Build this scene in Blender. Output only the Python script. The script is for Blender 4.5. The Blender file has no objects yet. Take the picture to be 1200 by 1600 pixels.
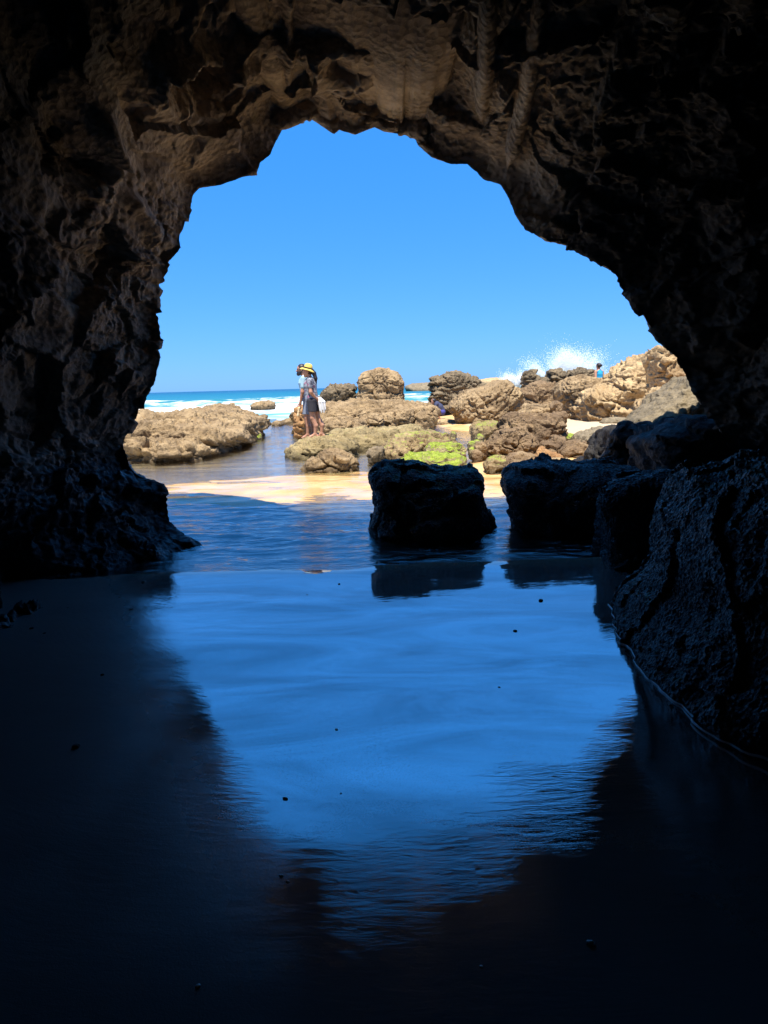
import bpy, bmesh, math, random
import numpy as np
from mathutils import Vector, Matrix

random.seed(7)
rng = np.random.default_rng(7)
scene = bpy.context.scene
COL = scene.collection

# ------------------------------------------------------------------ camera
EYE = 1.5
FPX = 1100.0
PITCH, ROLL = math.radians(10.1), math.radians(1.5)
_f = np.array([0, math.cos(PITCH), -math.sin(PITCH)])
_u0 = np.array([0, math.sin(PITCH), math.cos(PITCH)])
_r0 = np.array([1.0, 0, 0])
_r = _r0 * math.cos(ROLL) - _u0 * math.sin(ROLL)
_u = _u0 * math.cos(ROLL) + _r0 * math.sin(ROLL)
CAM = np.array([0, 0, EYE])


def ray(px, py):
    return _f + _r * ((px - 600) / FPX) + _u * ((800 - py) / FPX)


def at_y(px, py, Y):
    d = ray(px, py)
    return CAM + d * (Y / d[1])


def at_z(px, py, Z=0.0):
    d = ray(px, py)
    return CAM + d * ((Z - EYE) / d[2])


cam = bpy.data.cameras.new('camera')
cam_o = bpy.data.objects.new('camera', cam)
COL.objects.link(cam_o)
cam_o.matrix_world = Matrix(((_r[0], _u[0], -_f[0], 0), (_r[1], _u[1], -_f[1], 0), (_r[2], _u[2], -_f[2], EYE), (0, 0, 0, 1)))
cam.sensor_fit = 'VERTICAL'
cam.sensor_height = 36
cam.lens = FPX / 1600 * 36
cam.clip_end = 60000
cam.clip_start = 0.05
scene.camera = cam_o

# ------------------------------------------------------------------ noise (numpy)
_g = rng.normal(size=(256, 3)).astype(np.float32)
_g /= np.linalg.norm(_g, axis=1, keepdims=True)


def _hash(x, y, z, seed):
    h = (x.astype(np.uint64) * np.uint64(73856093)) ^ (y.astype(np.uint64) * np.uint64(19349663)) ^ (z.astype(np.uint64) * np.uint64(83492791)) ^ np.uint64(seed * 7919 + 13)
    h &= np.uint64(0xffffffff)
    h = ((h ^ (h >> np.uint64(15))) * np.uint64(2246822519)) & np.uint64(0xffffffff)
    h = ((h ^ (h >> np.uint64(13))) * np.uint64(3266489917)) & np.uint64(0xffffffff)
    return h ^ (h >> np.uint64(16))


def perlin(P, seed=0):
    Pi = np.floor(P).astype(np.int64)
    f = (P - Pi).astype(np.float32)
    u = f * f * f * (f * (f * 6 - 15) + 10)
    out = np.zeros(len(P), np.float32)
    for ox in (0, 1):
        wx = u[:, 0] if ox else 1 - u[:, 0]
        for oy in (0, 1):
            wy = u[:, 1] if oy else 1 - u[:, 1]
            for oz in (0, 1):
                wz = u[:, 2] if oz else 1 - u[:, 2]
                G = _g[(_hash(Pi[:, 0] + ox, Pi[:, 1] + oy, Pi[:, 2] + oz, seed) & np.uint64(255)).astype(np.int64)]
                out += wx * wy * wz * (G[:, 0] * (f[:, 0] - ox) + G[:, 1] * (f[:, 1] - oy) + G[:, 2] * (f[:, 2] - oz))
    return out * 1.5


def fbm(P, octv=4, seed=0, gain=0.5, lac=2.03, ridged=False):
    a, tot, out = 1.0, 0.0, np.zeros(len(P), np.float32)
    for k in range(octv):
        n = perlin(P, seed + k * 17)
        if ridged:
            n = 1 - 2 * np.abs(n)
        out += a * n
        tot += a
        a *= gain
        P = P * lac + 3.1
    return out / tot


def worley(P, seed=0):
    Pi = np.floor(P).astype(np.int64)
    f = (P - Pi).astype(np.float32)
    d1 = np.full(len(P), 9.0, np.float32)
    d2 = np.full(len(P), 9.0, np.float32)
    for ox in (-1, 0, 1):
        for oy in (-1, 0, 1):
            for oz in (-1, 0, 1):
                h = _hash(Pi[:, 0] + ox, Pi[:, 1] + oy, Pi[:, 2] + oz, seed)
                dx = ox + ((h & np.uint64(1023)).astype(np.float32) / 1023) - f[:, 0]
                dy = oy + (((h >> np.uint64(10)) & np.uint64(1023)).astype(np.float32) / 1023) - f[:, 1]
                dz = oz + (((h >> np.uint64(20)) & np.uint64(1023)).astype(np.float32) / 1023) - f[:, 2]
                d = np.sqrt(dx * dx + dy * dy + dz * dz)
                d2 = np.minimum(d2, np.maximum(d, d1))
                d1 = np.minimum(d1, d)
    return d1, d2


def facets(P, seed=0):
    """broken-rock noise: every cell of a Voronoi pattern is a randomly tilted plane"""
    Pi = np.floor(P).astype(np.int64)
    f = (P - Pi).astype(np.float32)
    d1 = np.full(len(P), 9.0, np.float32)
    val = np.zeros(len(P), np.float32)
    for ox in (-1, 0, 1):
        for oy in (-1, 0, 1):
            for oz in (-1, 0, 1):
                h = _hash(Pi[:, 0] + ox, Pi[:, 1] + oy, Pi[:, 2] + oz, seed)
                dx = ox + ((h & np.uint64(1023)).astype(np.float32) / 1023) - f[:, 0]
                dy = oy + (((h >> np.uint64(10)) & np.uint64(1023)).astype(np.float32) / 1023) - f[:, 1]
                dz = oz + (((h >> np.uint64(20)) & np.uint64(1023)).astype(np.float32) / 1023) - f[:, 2]
                d = dx * dx + dy * dy + dz * dz
                G = _g[((h * np.uint64(2654435761)) >> np.uint64(9) & np.uint64(255)).astype(np.int64)]
                v = ((h >> np.uint64(5)) & np.uint64(255)).astype(np.float32) / 255 - 0.5 - 0.9 * (G[:, 0] * dx + G[:, 1] * dy + G[:, 2] * dz)
                b = d < d1
                val = np.where(b, v, val)
                d1 = np.where(b, d, d1)
    return val


def sstep(a, b, x):
    t = np.clip((x - a) / (b - a), 0, 1)
    return t * t * (3 - 2 * t)


# ------------------------------------------------------------------ mesh helpers
def mesh_from(name, V, F, mat=None, smooth=True, parent=None):
    V = np.asarray(V, np.float32)
    F = np.asarray(F, np.int32)
    k = F.shape[1]
    me = bpy.data.meshes.new(name)
    me.vertices.add(len(V))
    me.vertices.foreach_set('co', V.ravel())
    me.loops.add(F.size)
    me.loops.foreach_set('vertex_index', F.ravel())
    me.polygons.add(len(F))
    me.polygons.foreach_set('loop_start', np.arange(0, F.size, k, dtype=np.int32))
    me.polygons.foreach_set('use_smooth', np.full(len(F), smooth))
    me.update(calc_edges=True)
    me.validate()
    o = bpy.data.objects.new(name, me)
    COL.objects.link(o)
    if mat:
        me.materials.append(mat)
    if parent is not None:
        o.parent = parent
    return o


def tag(o, label=None, cat=None, group=None, kind=None):
    if label: o['label'] = label
    if cat: o['category'] = cat
    if group: o['group'] = group
    if kind: o['kind'] = kind
    return o


def point_attr(o, name, vals):
    a = o.data.attributes.new(name, 'FLOAT', 'POINT')
    a.data.foreach_set('value', np.asarray(vals, np.float32))


def grid_faces(n, m, flip=False):
    i, j = np.meshgrid(np.arange(n - 1), np.arange(m - 1), indexing='ij')
    a = (i * m + j).ravel()
    q = np.stack([a, a + m, a + m + 1, a + 1], 1)
    return q[:, ::-1] if flip else q


def grid_normals(P):
    du = np.gradient(P, axis=0)
    dv = np.gradient(P, axis=1)
    n = np.cross(du, dv)
    n /= np.linalg.norm(n, axis=2, keepdims=True) + 1e-9
    return n


_ico = {}


def ico(level):
    if level not in _ico:
        bm = bmesh.new()
        bmesh.ops.create_icosphere(bm, subdivisions=level, radius=1)
        V = np.array([v.co[:] for v in bm.verts], np.float32)
        F = np.array([[v.index for v in f.verts] for f in bm.faces], np.int32)
        bm.free()
        _ico[level] = (V, F)
    return _ico[level]


def tri_normals(V, F):
    fn = np.cross(V[F[:, 1]] - V[F[:, 0]], V[F[:, 2]] - V[F[:, 0]])
    N = np.zeros_like(V)
    for k in range(3):
        np.add.at(N, F[:, k], fn)
    return N / (np.linalg.norm(N, axis=1, keepdims=True) + 1e-12)


def surface_nets(Fv, org, h):
    S = Fv < 0
    nx, ny, nz = Fv.shape
    acc = np.zeros((nx - 1, ny - 1, nz - 1, 3), np.float32)
    cnt = np.zeros((nx - 1, ny - 1, nz - 1), np.float32)
    quads = []
    for ax in range(3):
        b, c = (ax + 1) % 3, (ax + 2) % 3
        lo = [slice(None)] * 3; hi = [slice(None)] * 3
        lo[ax] = slice(0, -1); hi[ax] = slice(1, None)
        A, B = Fv[tuple(lo)], Fv[tuple(hi)]
        idx = np.argwhere(S[tuple(lo)] != S[tuple(hi)])
        if not len(idx):
            continue
        ok = (idx[:, b] > 0) & (idx[:, c] > 0) & (idx[:, b] < Fv.shape[b] - 1) & (idx[:, c] < Fv.shape[c] - 1)
        idx = idx[ok]
        a0 = A[tuple(idx.T)]; b0 = B[tuple(idx.T)]
        t = a0 / (a0 - b0)
        p = idx.astype(np.float32).copy(); p[:, ax] += t
        cells = []
        for db, dc in ((-1, -1), (0, -1), (0, 0), (-1, 0)):
            ci = idx.copy(); ci[:, b] += db; ci[:, c] += dc
            np.add.at(acc, tuple(ci.T), p)
            np.add.at(cnt, tuple(ci.T), 1)
            cells.append(np.ravel_multi_index(tuple(ci.T), cnt.shape))
        q = np.stack(cells, 1)
        neg = a0 < 0
        q[~neg] = q[~neg][:, ::-1]
        quads.append(q)
    Q = np.concatenate(quads)
    used = np.unique(Q)
    remap = np.zeros(cnt.size, np.int64); remap[used] = np.arange(len(used))
    V = acc.reshape(-1, 3)[used] / cnt.reshape(-1)[used][:, None]
    return org + V * h, remap[Q]


# ------------------------------------------------------------------ materials
class NT:
    def __init__(self, name):
        self.m = bpy.data.materials.new(name)
        self.m.use_nodes = True
        self.t = self.m.node_tree
        self.t.nodes.clear()
        self.out = self.n('ShaderNodeOutputMaterial')
        self.geo = self.n('ShaderNodeNewGeometry')

    def n(self, typ, **kw):
        nd = self.t.nodes.new(typ)
        for k, v in kw.items():
            if k == 'inp':
                for kk, vv in v.items():
                    self.set(nd, kk, vv)
            else:
                setattr(nd, k, v)
        return nd

    def set(self, nd, k, v):
        s = nd.inputs[k]
        if isinstance(v, bpy.types.NodeSocket):
            self.t.links.new(v, s)
        else:
            s.default_value = v

    def pos(self, scale=(1, 1, 1), rot=(0, 0, 0)):
        mp = self.n('ShaderNodeMapping', inp={'Vector': self.geo.outputs['Position'], 'Scale': scale, 'Rotation': rot})
        return mp.outputs[0]

    def noise(self, scale, detail=4, rough=0.55, vec=None, dist=0.0):
        nd = self.n('ShaderNodeTexNoise', inp={'Vector': vec or self.geo.outputs['Position'], 'Scale': scale, 'Detail': detail, 'Roughness': rough, 'Distortion': dist})
        return nd.outputs['Fac']

    def voro(self, scale, vec=None, feature='F1'):
        nd = self.n('ShaderNodeTexVoronoi', feature=feature, inp={'Vector': vec or self.geo.outputs['Position'], 'Scale': scale})
        return nd.outputs['Distance']

    def vcell(self, scale, vec=None):
        nd = self.n('ShaderNodeTexVoronoi', inp={'Vector': vec or self.geo.outputs['Position'], 'Scale': scale})
        return nd.outputs['Color']

    def ramp(self, fac, stops):
        nd = self.n('ShaderNodeValToRGB', inp={'Fac': fac})
        e = nd.color_ramp.elements
        while len(e) < len(stops): e.new(0.5)
        for el, (p, c) in zip(e, stops):
            el.position = p
            el.color = (*c, 1) if isinstance(c, (tuple, list)) else (c, c, c, 1)
        return nd.outputs['Color']

    def rng(self, v, a, b, c=0.0, d=1.0):
        nd = self.n('ShaderNodeMapRange', inp={'Value': v, 'From Min': a, 'From Max': b, 'To Min': c, 'To Max': d})
        return nd.outputs[0]

    def math(self, op, a, b=0.0, c=0.0, clamp=False):
        nd = self.n('ShaderNodeMath', operation=op, use_clamp=clamp)
        for i, v in enumerate((a, b, c)):
            self.set(nd, i, v)
        return nd.outputs[0]

    def mix(self, f, a, b, mode='MIX'):
        nd = self.n('ShaderNodeMix', data_type='RGBA', blend_type=mode)
        self.set(nd, 0, f)
        for i, v in ((6, a), (7, b)):
            if isinstance(v, (tuple, list)) and len(v) == 3: v = (*v, 1)
            self.set(nd, i, v)
        return nd.outputs[2]

    def attr(self, name):
        return self.n('ShaderNodeAttribute', attribute_name=name).outputs['Fac']

    def bump(self, h, strength=1.0, dist=0.02, prev=None):
        nd = self.n('ShaderNodeBump', inp={'Height': h, 'Strength': strength, 'Distance': dist})
        if prev is not None: self.set(nd, 'Normal', prev)
        return nd.outputs[0]

    def sep(self, v=None):
        return self.n('ShaderNodeSeparateXYZ', inp={0: v or self.geo.outputs['Position']}).outputs

    def bsdf(self, **kw):
        b = self.n('ShaderNodeBsdfPrincipled')
        for k, v in kw.items():
            k = k.replace('_', ' ')
            if isinstance(v, (tuple, list)) and len(v) == 3: v = (*v, 1)
            self.set(b, k, v)
        self.t.links.new(b.outputs[0], self.out.inputs['Surface'])
        return b


def mat_rock(name, c_dark, c_mid, c_light, algae=0.0, algae_top=0.6, rough=0.9, pit=1.0, wet_below=None, bump=1.0):
    """weathered sandstone: mottled colour, pits, optional green weed on the upper faces"""
    T = NT(name)
    big = T.noise(1.1, 5, 0.6)
    med = T.noise(6.0, 6, 0.65, dist=0.4)
    fac = T.math('ADD', T.math('MULTIPLY', big, 0.55), T.math('MULTIPLY', med, 0.45))
    col = T.ramp(fac, [(0.33, c_dark), (0.5, c_mid), (0.66, c_light)])
    lay = T.noise(1.0, 4, 0.6, vec=T.pos((0.6, 0.6, 7.0), (0.12, 0.1, 0)))
    col = T.mix(T.rng(lay, 0.52, 0.68, 0, 0.35), col, tuple(min(1, c * 1.25) for c in c_light))
    fine = T.noise(38, 5, 0.7)
    col = T.mix(T.rng(fine, 0.46, 0.32, 0, 0.7), col, c_dark)
    spots = T.rng(T.voro(11, vec=T.pos((1, 1, 1.5))), 0.30, 0.12, 0, 0.8)
    col = T.mix(T.math('MULTIPLY', spots, T.rng(T.noise(2.3, 4, 0.6), 0.42, 0.6)), col, tuple(0.5 * c for c in c_dark))
    lich = T.rng(T.noise(3.1, 6, 0.72), 0.56, 0.64, 0, 0.55)
    col = T.mix(lich, col, tuple(0.45 * c for c in c_dark))
    rghv = rough
    wet = T.math('ADD', T.sep()[2], T.math('MULTIPLY', T.math('SUBTRACT', T.noise(2.6, 5, 0.65), 0.5), 0.30))
    wet = T.rng(wet, 0.20, 0.08, 0, 0.62)          # tide-wet, weed-stained foot
    col = T.mix(wet, col, tuple(0.55 * c for c in c_dark))
    if algae > 0:
        nz = T.sep(T.geo.outputs['Normal'])[2]
        am = T.math('ADD', nz, T.math('MULTIPLY', T.math('SUBTRACT', T.noise(4.5, 8, 0.75), 0.5), 2.8))
        am = T.rng(am, 1.2 - algae, 1.7 - algae)
        gcol = T.ramp(T.noise(11, 7, 0.75), [(0.3, (0.06, 0.08, 0.014)), (0.5, (0.20, 0.25, 0.025)), (0.72, (0.36, 0.40, 0.07))])
        col = T.mix(am, col, gcol)
    h1 = T.noise(16, 6, 0.7)
    v1 = T.voro(26)
    v2 = T.voro(9, vec=T.pos((1, 1, 1.4)))
    b = T.bump(v2, 0.45 * pit * bump, 0.05)
    b = T.bump(v1, 0.5 * pit * bump, 0.022, b)
    b = T.bump(h1, 0.9 * bump, 0.035, b)
    b = T.bump(fine, 0.6 * bump, 0.012, b)
    T.bsdf(Base_Color=col, Roughness=rghv, Normal=b, Specular_IOR_Level=0.25)
    return T.m


def mat_mussel(name, top_algae=0.0):
    """black rock crusted with small wet mussels and barnacles"""
    T = NT(name)
    w = T.pos((1, 1, 1.0))
    v = T.voro(48, vec=w)
    v2 = T.voro(95, vec=w)
    cell = T.sep(T.vcell(48, vec=w))[0]
    col = T.ramp(T.noise(4.0, 6, 0.7), [(0.3, (0.012, 0.013, 0.014)), (0.55, (0.036, 0.034, 0.033)), (0.75, (0.085, 0.072, 0.06))])
    col = T.mix(T.rng(cell, 0.75, 0.95, 0, 0.5), col, (0.17, 0.17, 0.175))
    nz = T.sep(T.geo.outputs['Normal'])[2]
    if top_algae > 0:
        am = T.math('ADD', nz, T.math('MULTIPLY', T.math('SUBTRACT', T.noise(5, 5, 0.7), 0.5), 2.0))
        col = T.mix(T.rng(am, 1.15 - top_algae, 1.5 - top_algae), col, (0.06, 0.10, 0.035))
    b = T.bump(T.noise(9, 5, 0.7), 0.8, 0.05)
    b = T.bump(v, 1.0, 0.032, b)
    b = T.bump(v2, 0.7, 0.010, b)
    rg = T.rng(T.noise(20, 3, 0.6), 0.3, 0.7, 0.28, 0.75)
    T.bsdf(Base_Color=col, Roughness=rg, Normal=b, Specular_IOR_Level=0.5)
    return T.m


M = {}
M['tan'] = mat_rock('sandstone_tan', (0.098, 0.064, 0.033), (0.242, 0.164, 0.084), (0.376, 0.266, 0.139))
M['tan_algae'] = mat_rock('sandstone_algae', (0.089, 0.061, 0.030), (0.224, 0.154, 0.076), (0.349, 0.248, 0.128), algae=0.42)
M['slab_algae'] = mat_rock('sandstone_weed', (0.089, 0.067, 0.033), (0.233, 0.172, 0.079), (0.357, 0.275, 0.139), algae=0.08)
M['brown'] = mat_rock('sandstone_brown', (0.067, 0.041, 0.022), (0.179, 0.115, 0.060), (0.295, 0.202, 0.105), pit=1.3)
M['pale'] = mat_rock('sandstone_pale', (0.215, 0.141, 0.069), (0.357, 0.244, 0.123), (0.501, 0.362, 0.189), pit=0.6)
M['orange'] = mat_rock('sandstone_orange', (0.163, 0.078, 0.029), (0.309, 0.165, 0.066), (0.412, 0.247, 0.111))
M['dark'] = mat_rock('shelf_dark', (0.043, 0.035, 0.025), (0.128, 0.095, 0.055), (0.258, 0.189, 0.108))
M['grey'] = mat_rock('sandstone_grey', (0.086, 0.070, 0.045), (0.180, 0.141, 0.087), (0.267, 0.210, 0.129), pit=0.9)
M['black'] = mat_rock('rock_black', (0.010, 0.009, 0.008), (0.028, 0.024, 0.021), (0.06, 0.052, 0.045), rough=0.7)
M['algae'] = mat_rock('rock_green', (0.11, 0.085, 0.045), (0.25, 0.19, 0.10), (0.38, 0.30, 0.17), algae=0.95)
M['mussel'] = mat_mussel('mussel_rock')
M['mussel_green'] = mat_mussel('mussel_rock_green', 0.45)


def mat_cave():
    T = NT('cave_rock')
    big = T.noise(0.9, 5, 0.6, dist=0.5)
    med = T.noise(4.5, 7, 0.68, dist=0.6)
    fac = T.math('ADD', T.math('MULTIPLY', big, 0.5), T.math('MULTIPLY', med, 0.5))
    col = T.ramp(fac, [(0.34, (0.10, 0.066, 0.046)), (0.45, (0.27, 0.205, 0.145)), (0.57, (0.45, 0.35, 0.245)), (0.7, (0.56, 0.44, 0.31))])
    lay = T.noise(1.0, 5, 0.65, vec=T.pos((1.2, 1.2, 9.0), (0.25, 0.35, 0)), dist=0.6)
    col = T.mix(T.rng(lay, 0.54, 0.68, 0, 0.5), col, (0.36, 0.26, 0.16))
    col = T.mix(T.rng(T.noise(2.2, 6, 0.7, dist=0.8), 0.57, 0.67, 0, 0.7), col, (0.05, 0.038, 0.03))
    col = T.mix(T.rng(T.noise(3.0, 4, 0.6), 0.6, 0.7, 0, 0.3), col, (0.2, 0.17, 0.08))
    # the tide mark: mussels and black crust below about a metre
    z = T.sep()[2]
    zz = T.math('ADD', z, T.math('MULTIPLY', T.math('SUBTRACT', T.noise(2.0, 5, 0.7), 0.5), 0.7))
    low = T.rng(zz, 1.12, 0.8)
    low2 = T.rng(zz, 2.6, 1.5, 0, 0.55)
    band = T.math('MULTIPLY', T.rng(zz, 1.3, 1.12), T.rng(zz, 0.85, 1.0))
    col = T.mix(low2, col, (0.05, 0.042, 0.036))
    vc = T.sep(T.vcell(28))[0]
    mus = T.mix(T.rng(vc, 0.75, 0.95, 0, 0.6), (0.022, 0.022, 0.024), (0.10, 0.10, 0.105))
    col = T.mix(low, col, mus)
    col = T.mix(T.math('MULTIPLY', band, 0.5), col, (0.30, 0.26, 0.22))
    dk = T.rng(T.sep()[0], 0.9, 2.0)           # the right wall's shade is put into its colour
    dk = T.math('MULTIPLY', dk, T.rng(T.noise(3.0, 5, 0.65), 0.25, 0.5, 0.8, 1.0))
    col = T.mix(T.math('MULTIPLY', dk, T.attr('wall_shade')), col, (0.03, 0.026, 0.022))
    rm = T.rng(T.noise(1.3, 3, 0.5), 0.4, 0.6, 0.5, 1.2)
    inner_shade = T.rng(T.math('ADD', T.sep()[1], T.math('MULTIPLY', T.noise(1.2, 4, 0.6), 0.8)), 6.15, 5.3)
    col = T.mix(T.math('MULTIPLY', inner_shade, 0.93), col, (0.012, 0.011, 0.011))     # shade of the deeper cave painted into the rock
    b = T.bump(T.noise(6, 6, 0.6), T.math('MULTIPLY', rm, 0.6), 0.06)
    b = T.bump(T.voro(17, vec=T.pos((1, 1, 1.3))), T.math('MULTIPLY', rm, 0.7), 0.045, b)
    b = T.bump(T.noise(34, 5, 0.72), T.math('MULTIPLY', rm, 0.8), 0.018, b)
    T.bsdf(Base_Color=col, Roughness=T.mix(low, (0.8, 0.8, 0.8), (0.4, 0.4, 0.4)), Normal=b, Specular_IOR_Level=0.35)
    return T.m


# ------------------------------------------------------------------ cave
# the mouth: picture trace, each point set at its own depth (metres ahead of the eye)
MOUTH = [(331, 905, 6.55), (322, 868, 6.75), (312, 846, 6.85), (285, 834, 6.95), (271, 819, 7.0), (263, 795, 7.05), (265, 775, 7.0), (259, 761, 7.0), (246, 749, 7.02),
         (220, 742, 7.05), (210, 730, 7.1), (203, 709, 7.1), (198, 695, 7.1), (199, 682, 7.1), (209, 665, 7.1), (220, 644, 7.1), (225, 620, 7.1),
         (240, 603, 7.1), (248, 586, 7.1), (252, 561, 7.1), (249, 537, 7.1), (250, 517, 7.1), (247, 483, 7.1), (249, 462, 7.1), (254, 455, 7.1),
         (249, 449, 7.1), (248, 443, 7.1), (259, 441, 7.1), (263, 426, 7.1), (270, 410, 7.1), (277, 402, 7.1), (287, 388, 7.1), (283, 371, 7.1),
         (292, 350, 7.1), (300, 330, 7.1), (302, 306, 7.1), (312, 294, 7.15), (345, 289, 7.2), (380, 276, 7.2), (402, 272, 7.2), (408, 255, 7.2),
         (425, 243, 7.2), (433, 218, 7.2), (442, 201, 7.2), (452, 191, 7.2), (475, 189, 7.2), (482, 184, 7.2), (495, 192, 7.2), (508, 201, 7.2),
         (522, 210, 7.2), (530, 203, 7.2), (543, 207, 7.2), (555, 211, 7.2), (572, 204, 7.2), (585, 199, 7.2), (600, 206, 7.2), (622, 209, 7.2), (645, 211, 7.2),
         (655, 227, 7.15), (675, 247, 7.1), (705, 257, 7.1), (730, 257, 7.1), (745, 269, 7.1), (755, 280, 7.1), (782, 289, 7.0), (795, 310, 7.0),
         (807, 340, 7.0), (820, 360, 7.0), (850, 377, 6.95), (880, 385, 6.9), (917, 400, 6.8), (933, 413, 6.8), (957, 432, 6.8), (967, 450, 6.8),
         (982, 467, 6.7), (990, 483, 6.7), (1003, 503, 6.7), (1017, 520, 6.65), (1033, 540, 6.6), (1053, 563, 6.6), (1067, 583, 6.6),
         (1083, 612, 6.5), (1100, 637, 6.5), (1118, 668, 6.5), (1135, 700, 6.5), (1150, 740, 6.5), (1165, 800, 6.5), (1185, 880, 6.5)]


def resample(P, n):
    d = np.r_[0, np.cumsum(np.linalg.norm(np.diff(P, axis=0), axis=1))]
    t = np.linspace(0, d[-1], n)
    return np.stack([np.interp(t, d, P[:, k]) for k in range(P.shape[1])], 1)


def project(P):
    d = P - CAM
    w = np.maximum(d @ _f, 0.05)
    return 600 + FPX * (d @ _r) / w, 800 - FPX * (d @ _u) / w


def seg_dist(px, py, poly):
    best = np.full(px.shape, 1e9)
    for (x0, y0), (x1, y1) in zip(poly[:-1], poly[1:]):
        dx, dy = x1 - x0, y1 - y0
        t = np.clip(((px - x0) * dx + (py - y0) * dy) / (dx * dx + dy * dy), 0, 1)
        best = np.minimum(best, np.hypot(px - x0 - t * dx, py - y0 - t * dy))
    return best


def build_cave():
    NTH = 860
    pts = np.array([at_y(*p) for p in MOUTH])
    aux = np.array([(p[0], p[1]) for p in MOUTH], float)
    R = resample(np.concatenate([pts, aux], 1), NTH)
    L, PX = R[:, :3], R[:, 3:]
    u = np.linspace(0, 1, NTH)
    # outward direction in the x-z plane
    cx = 0.25
    o = np.stack([L[:, 0] - cx, np.maximum(L[:, 2] - 1.7, 0) * 0.9], 1)
    o /= np.linalg.norm(o, axis=1, keepdims=True)
    k = 61
    ker = np.hanning(k); ker /= ker.sum()
    for a in (0, 1):
        o[:, a] = np.convolve(np.pad(o[:, a], k // 2, mode='edge'), ker, 'valid')
    o /= np.linalg.norm(o, axis=1, keepdims=True)
    # how fast the walls open out behind the lip
    pxs, pys = PX[:, 0], PX[:, 1]
    slope = np.interp(pxs, [150, 300, 480, 640, 780, 900, 1000, 1200], [0.10, 0.08, 0.06, 0.06, 0.14, 0.6, 0.8, 0.9])
    slope = np.where(pxs < 330, np.interp(pys, [400, 560, 700], [slope.min() + 0.04, 0.2, 0.34]), slope)
    slope = np.convolve(np.pad(slope, 30, mode='edge'), np.ones(61) / 61, 'valid')
    # rows: outside roof -> outside face -> lip -> inside -> back wall
    s_in = np.r_[np.linspace(0, 2.6, 175)[1:], np.linspace(2.6, 5.5, 60)[1:], np.linspace(5.5, 11.5, 26)[1:]]
    rows = []
    smooth_L = L.copy()
    for a in (0, 2):
        smooth_L[:, a] = np.convolve(np.pad(L[:, a], 45, mode='edge'), np.ones(91) / 91, 'valid')

    def row(e, y, blend):
        base = L * (1 - blend) + smooth_L * blend
        P = np.empty((NTH, 3))
        P[:, 0] = base[:, 0] + o[:, 0] * e
        P[:, 2] = base[:, 2] + o[:, 1] * e
        P[:, 1] = y
        return P
    D = L[:, 1]
    # outer edge that throws the shadow line on the sand: left part stands further out
    xo = L[:, 0]
    e_out = np.interp(xo, [-3, -1.2, -0.85, 0.5, 1.4, 2.5, 4], [4.5, 2.5, 0.25, 0.25, 1.6, 3.5, 4.5])
    y_out = np.interp(xo, [-3, -1.25, -0.85, 0.5, 1.4, 2.2, 4], [1.4, 1.25, -0.15, -0.15, 0.75, 1.9, 2.2])
    e_out = np.convolve(np.pad(e_out, 12, mode='edge'), np.ones(25) / 25, 'valid')
    y_out = np.convolve(np.pad(y_out, 12, mode='edge'), np.ones(25) / 25, 'valid')
    for t in np.linspace(1, 0, 14)[:-1]:        # outer roof, from the back to the front edge
        rows.append(row(e_out + 1.2 * t + 2.2 * sstep(0, 1, t), D + y_out - 0.25 - t * 13.5, 1.0))
    for t in np.linspace(1, 0, 40):             # outer face down to the lip
        rows.append(row(e_out * t ** 1.1 + 0.0, D + y_out * (1 - (1 - t) ** 2.2), sstep(0, 0.5, t)))
    n_out = len(rows)
    for s in s_in:
        e = slope * np.minimum(s, 2.2) + np.maximum(s - 2.2, 0) * 0.12
        e = e + 0.16 * (1 - np.exp(-s / 0.12))
        back = sstep(9.5, 11.5, np.array(s))
        P = row(e, D - s, sstep(0.0, 0.8, np.array(s)))
        P[:, 0] = P[:, 0] * (1 - back) + 0.3 * back
        P[:, 2] = P[:, 2] * (1 - back) + 0.2 * back
        rows.append(P)
    P = np.array(rows)                            # (rows, NTH, 3)
    sv = np.r_[np.zeros(n_out), s_in][:, None] * np.ones((1, NTH))
    inside = (np.arange(len(rows)) >= n_out)[:, None] * np.ones((1, NTH))
    N = grid_normals(P)
    cen = np.array([0.25, 5.0, 1.5])
    if np.mean(np.sum(N[n_out + 5:n_out + 200] * (cen - P[n_out + 5:n_out + 200]), 2)) < 0:
        N = -N                                    # towards the inside of the cave
    Q = P.reshape(-1, 3)
    # --- big forms
    warp = np.stack([fbm(Q * 0.7, 3, 5), fbm(Q * 0.7, 3, 6), fbm(Q * 0.7, 3, 7)], 1) * 0.5
    W = Q + warp
    lump = fbm(W * 0.8, 4, 11)
    f1, f2 = worley(W * np.array([1.5, 1.5, 1.9]), 3)
    g1, g2 = worley((W + 0.4 * warp) * np.array([4.2, 4.2, 5.0]), 4)
    rid = fbm(W * 2.4, 5, 21, ridged=True)
    fine = fbm(Q * 9.0, 5, 31, gain=0.6)
    strat = fbm(W * np.array([0.8, 0.8, 6.5]) @ np.array([[1, 0, .12], [0, 1, .1], [0, 0, 1]]), 4, 41)
    calm = sstep(0.1, 0.5, fbm(Q * 0.6, 2, 51) + 0.22 + 0.22 * sstep(2.2, 3.4, Q[:, 2]))
    s1 = sv.ravel()
    amp = np.clip((s1 + 0.03) / 0.75, 0, 1)
    amp[inside.ravel() < 0.5] = 1.0
    t_out = np.concatenate([np.ones(13 * NTH), np.repeat(np.linspace(1, 0, 40), NTH), np.zeros((len(rows) - n_out) * NTH)])
    amp = np.where(inside.ravel() < 0.5, sstep(0.0, 0.5, t_out), amp)
    Wf = Q + 0.45 * warp
    fa1 = facets(Wf * np.array([1.15, 1.15, 1.5]), 7)
    fa2 = facets(Wf * np.array([3.2, 3.2, 4.2]), 8)
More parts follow.
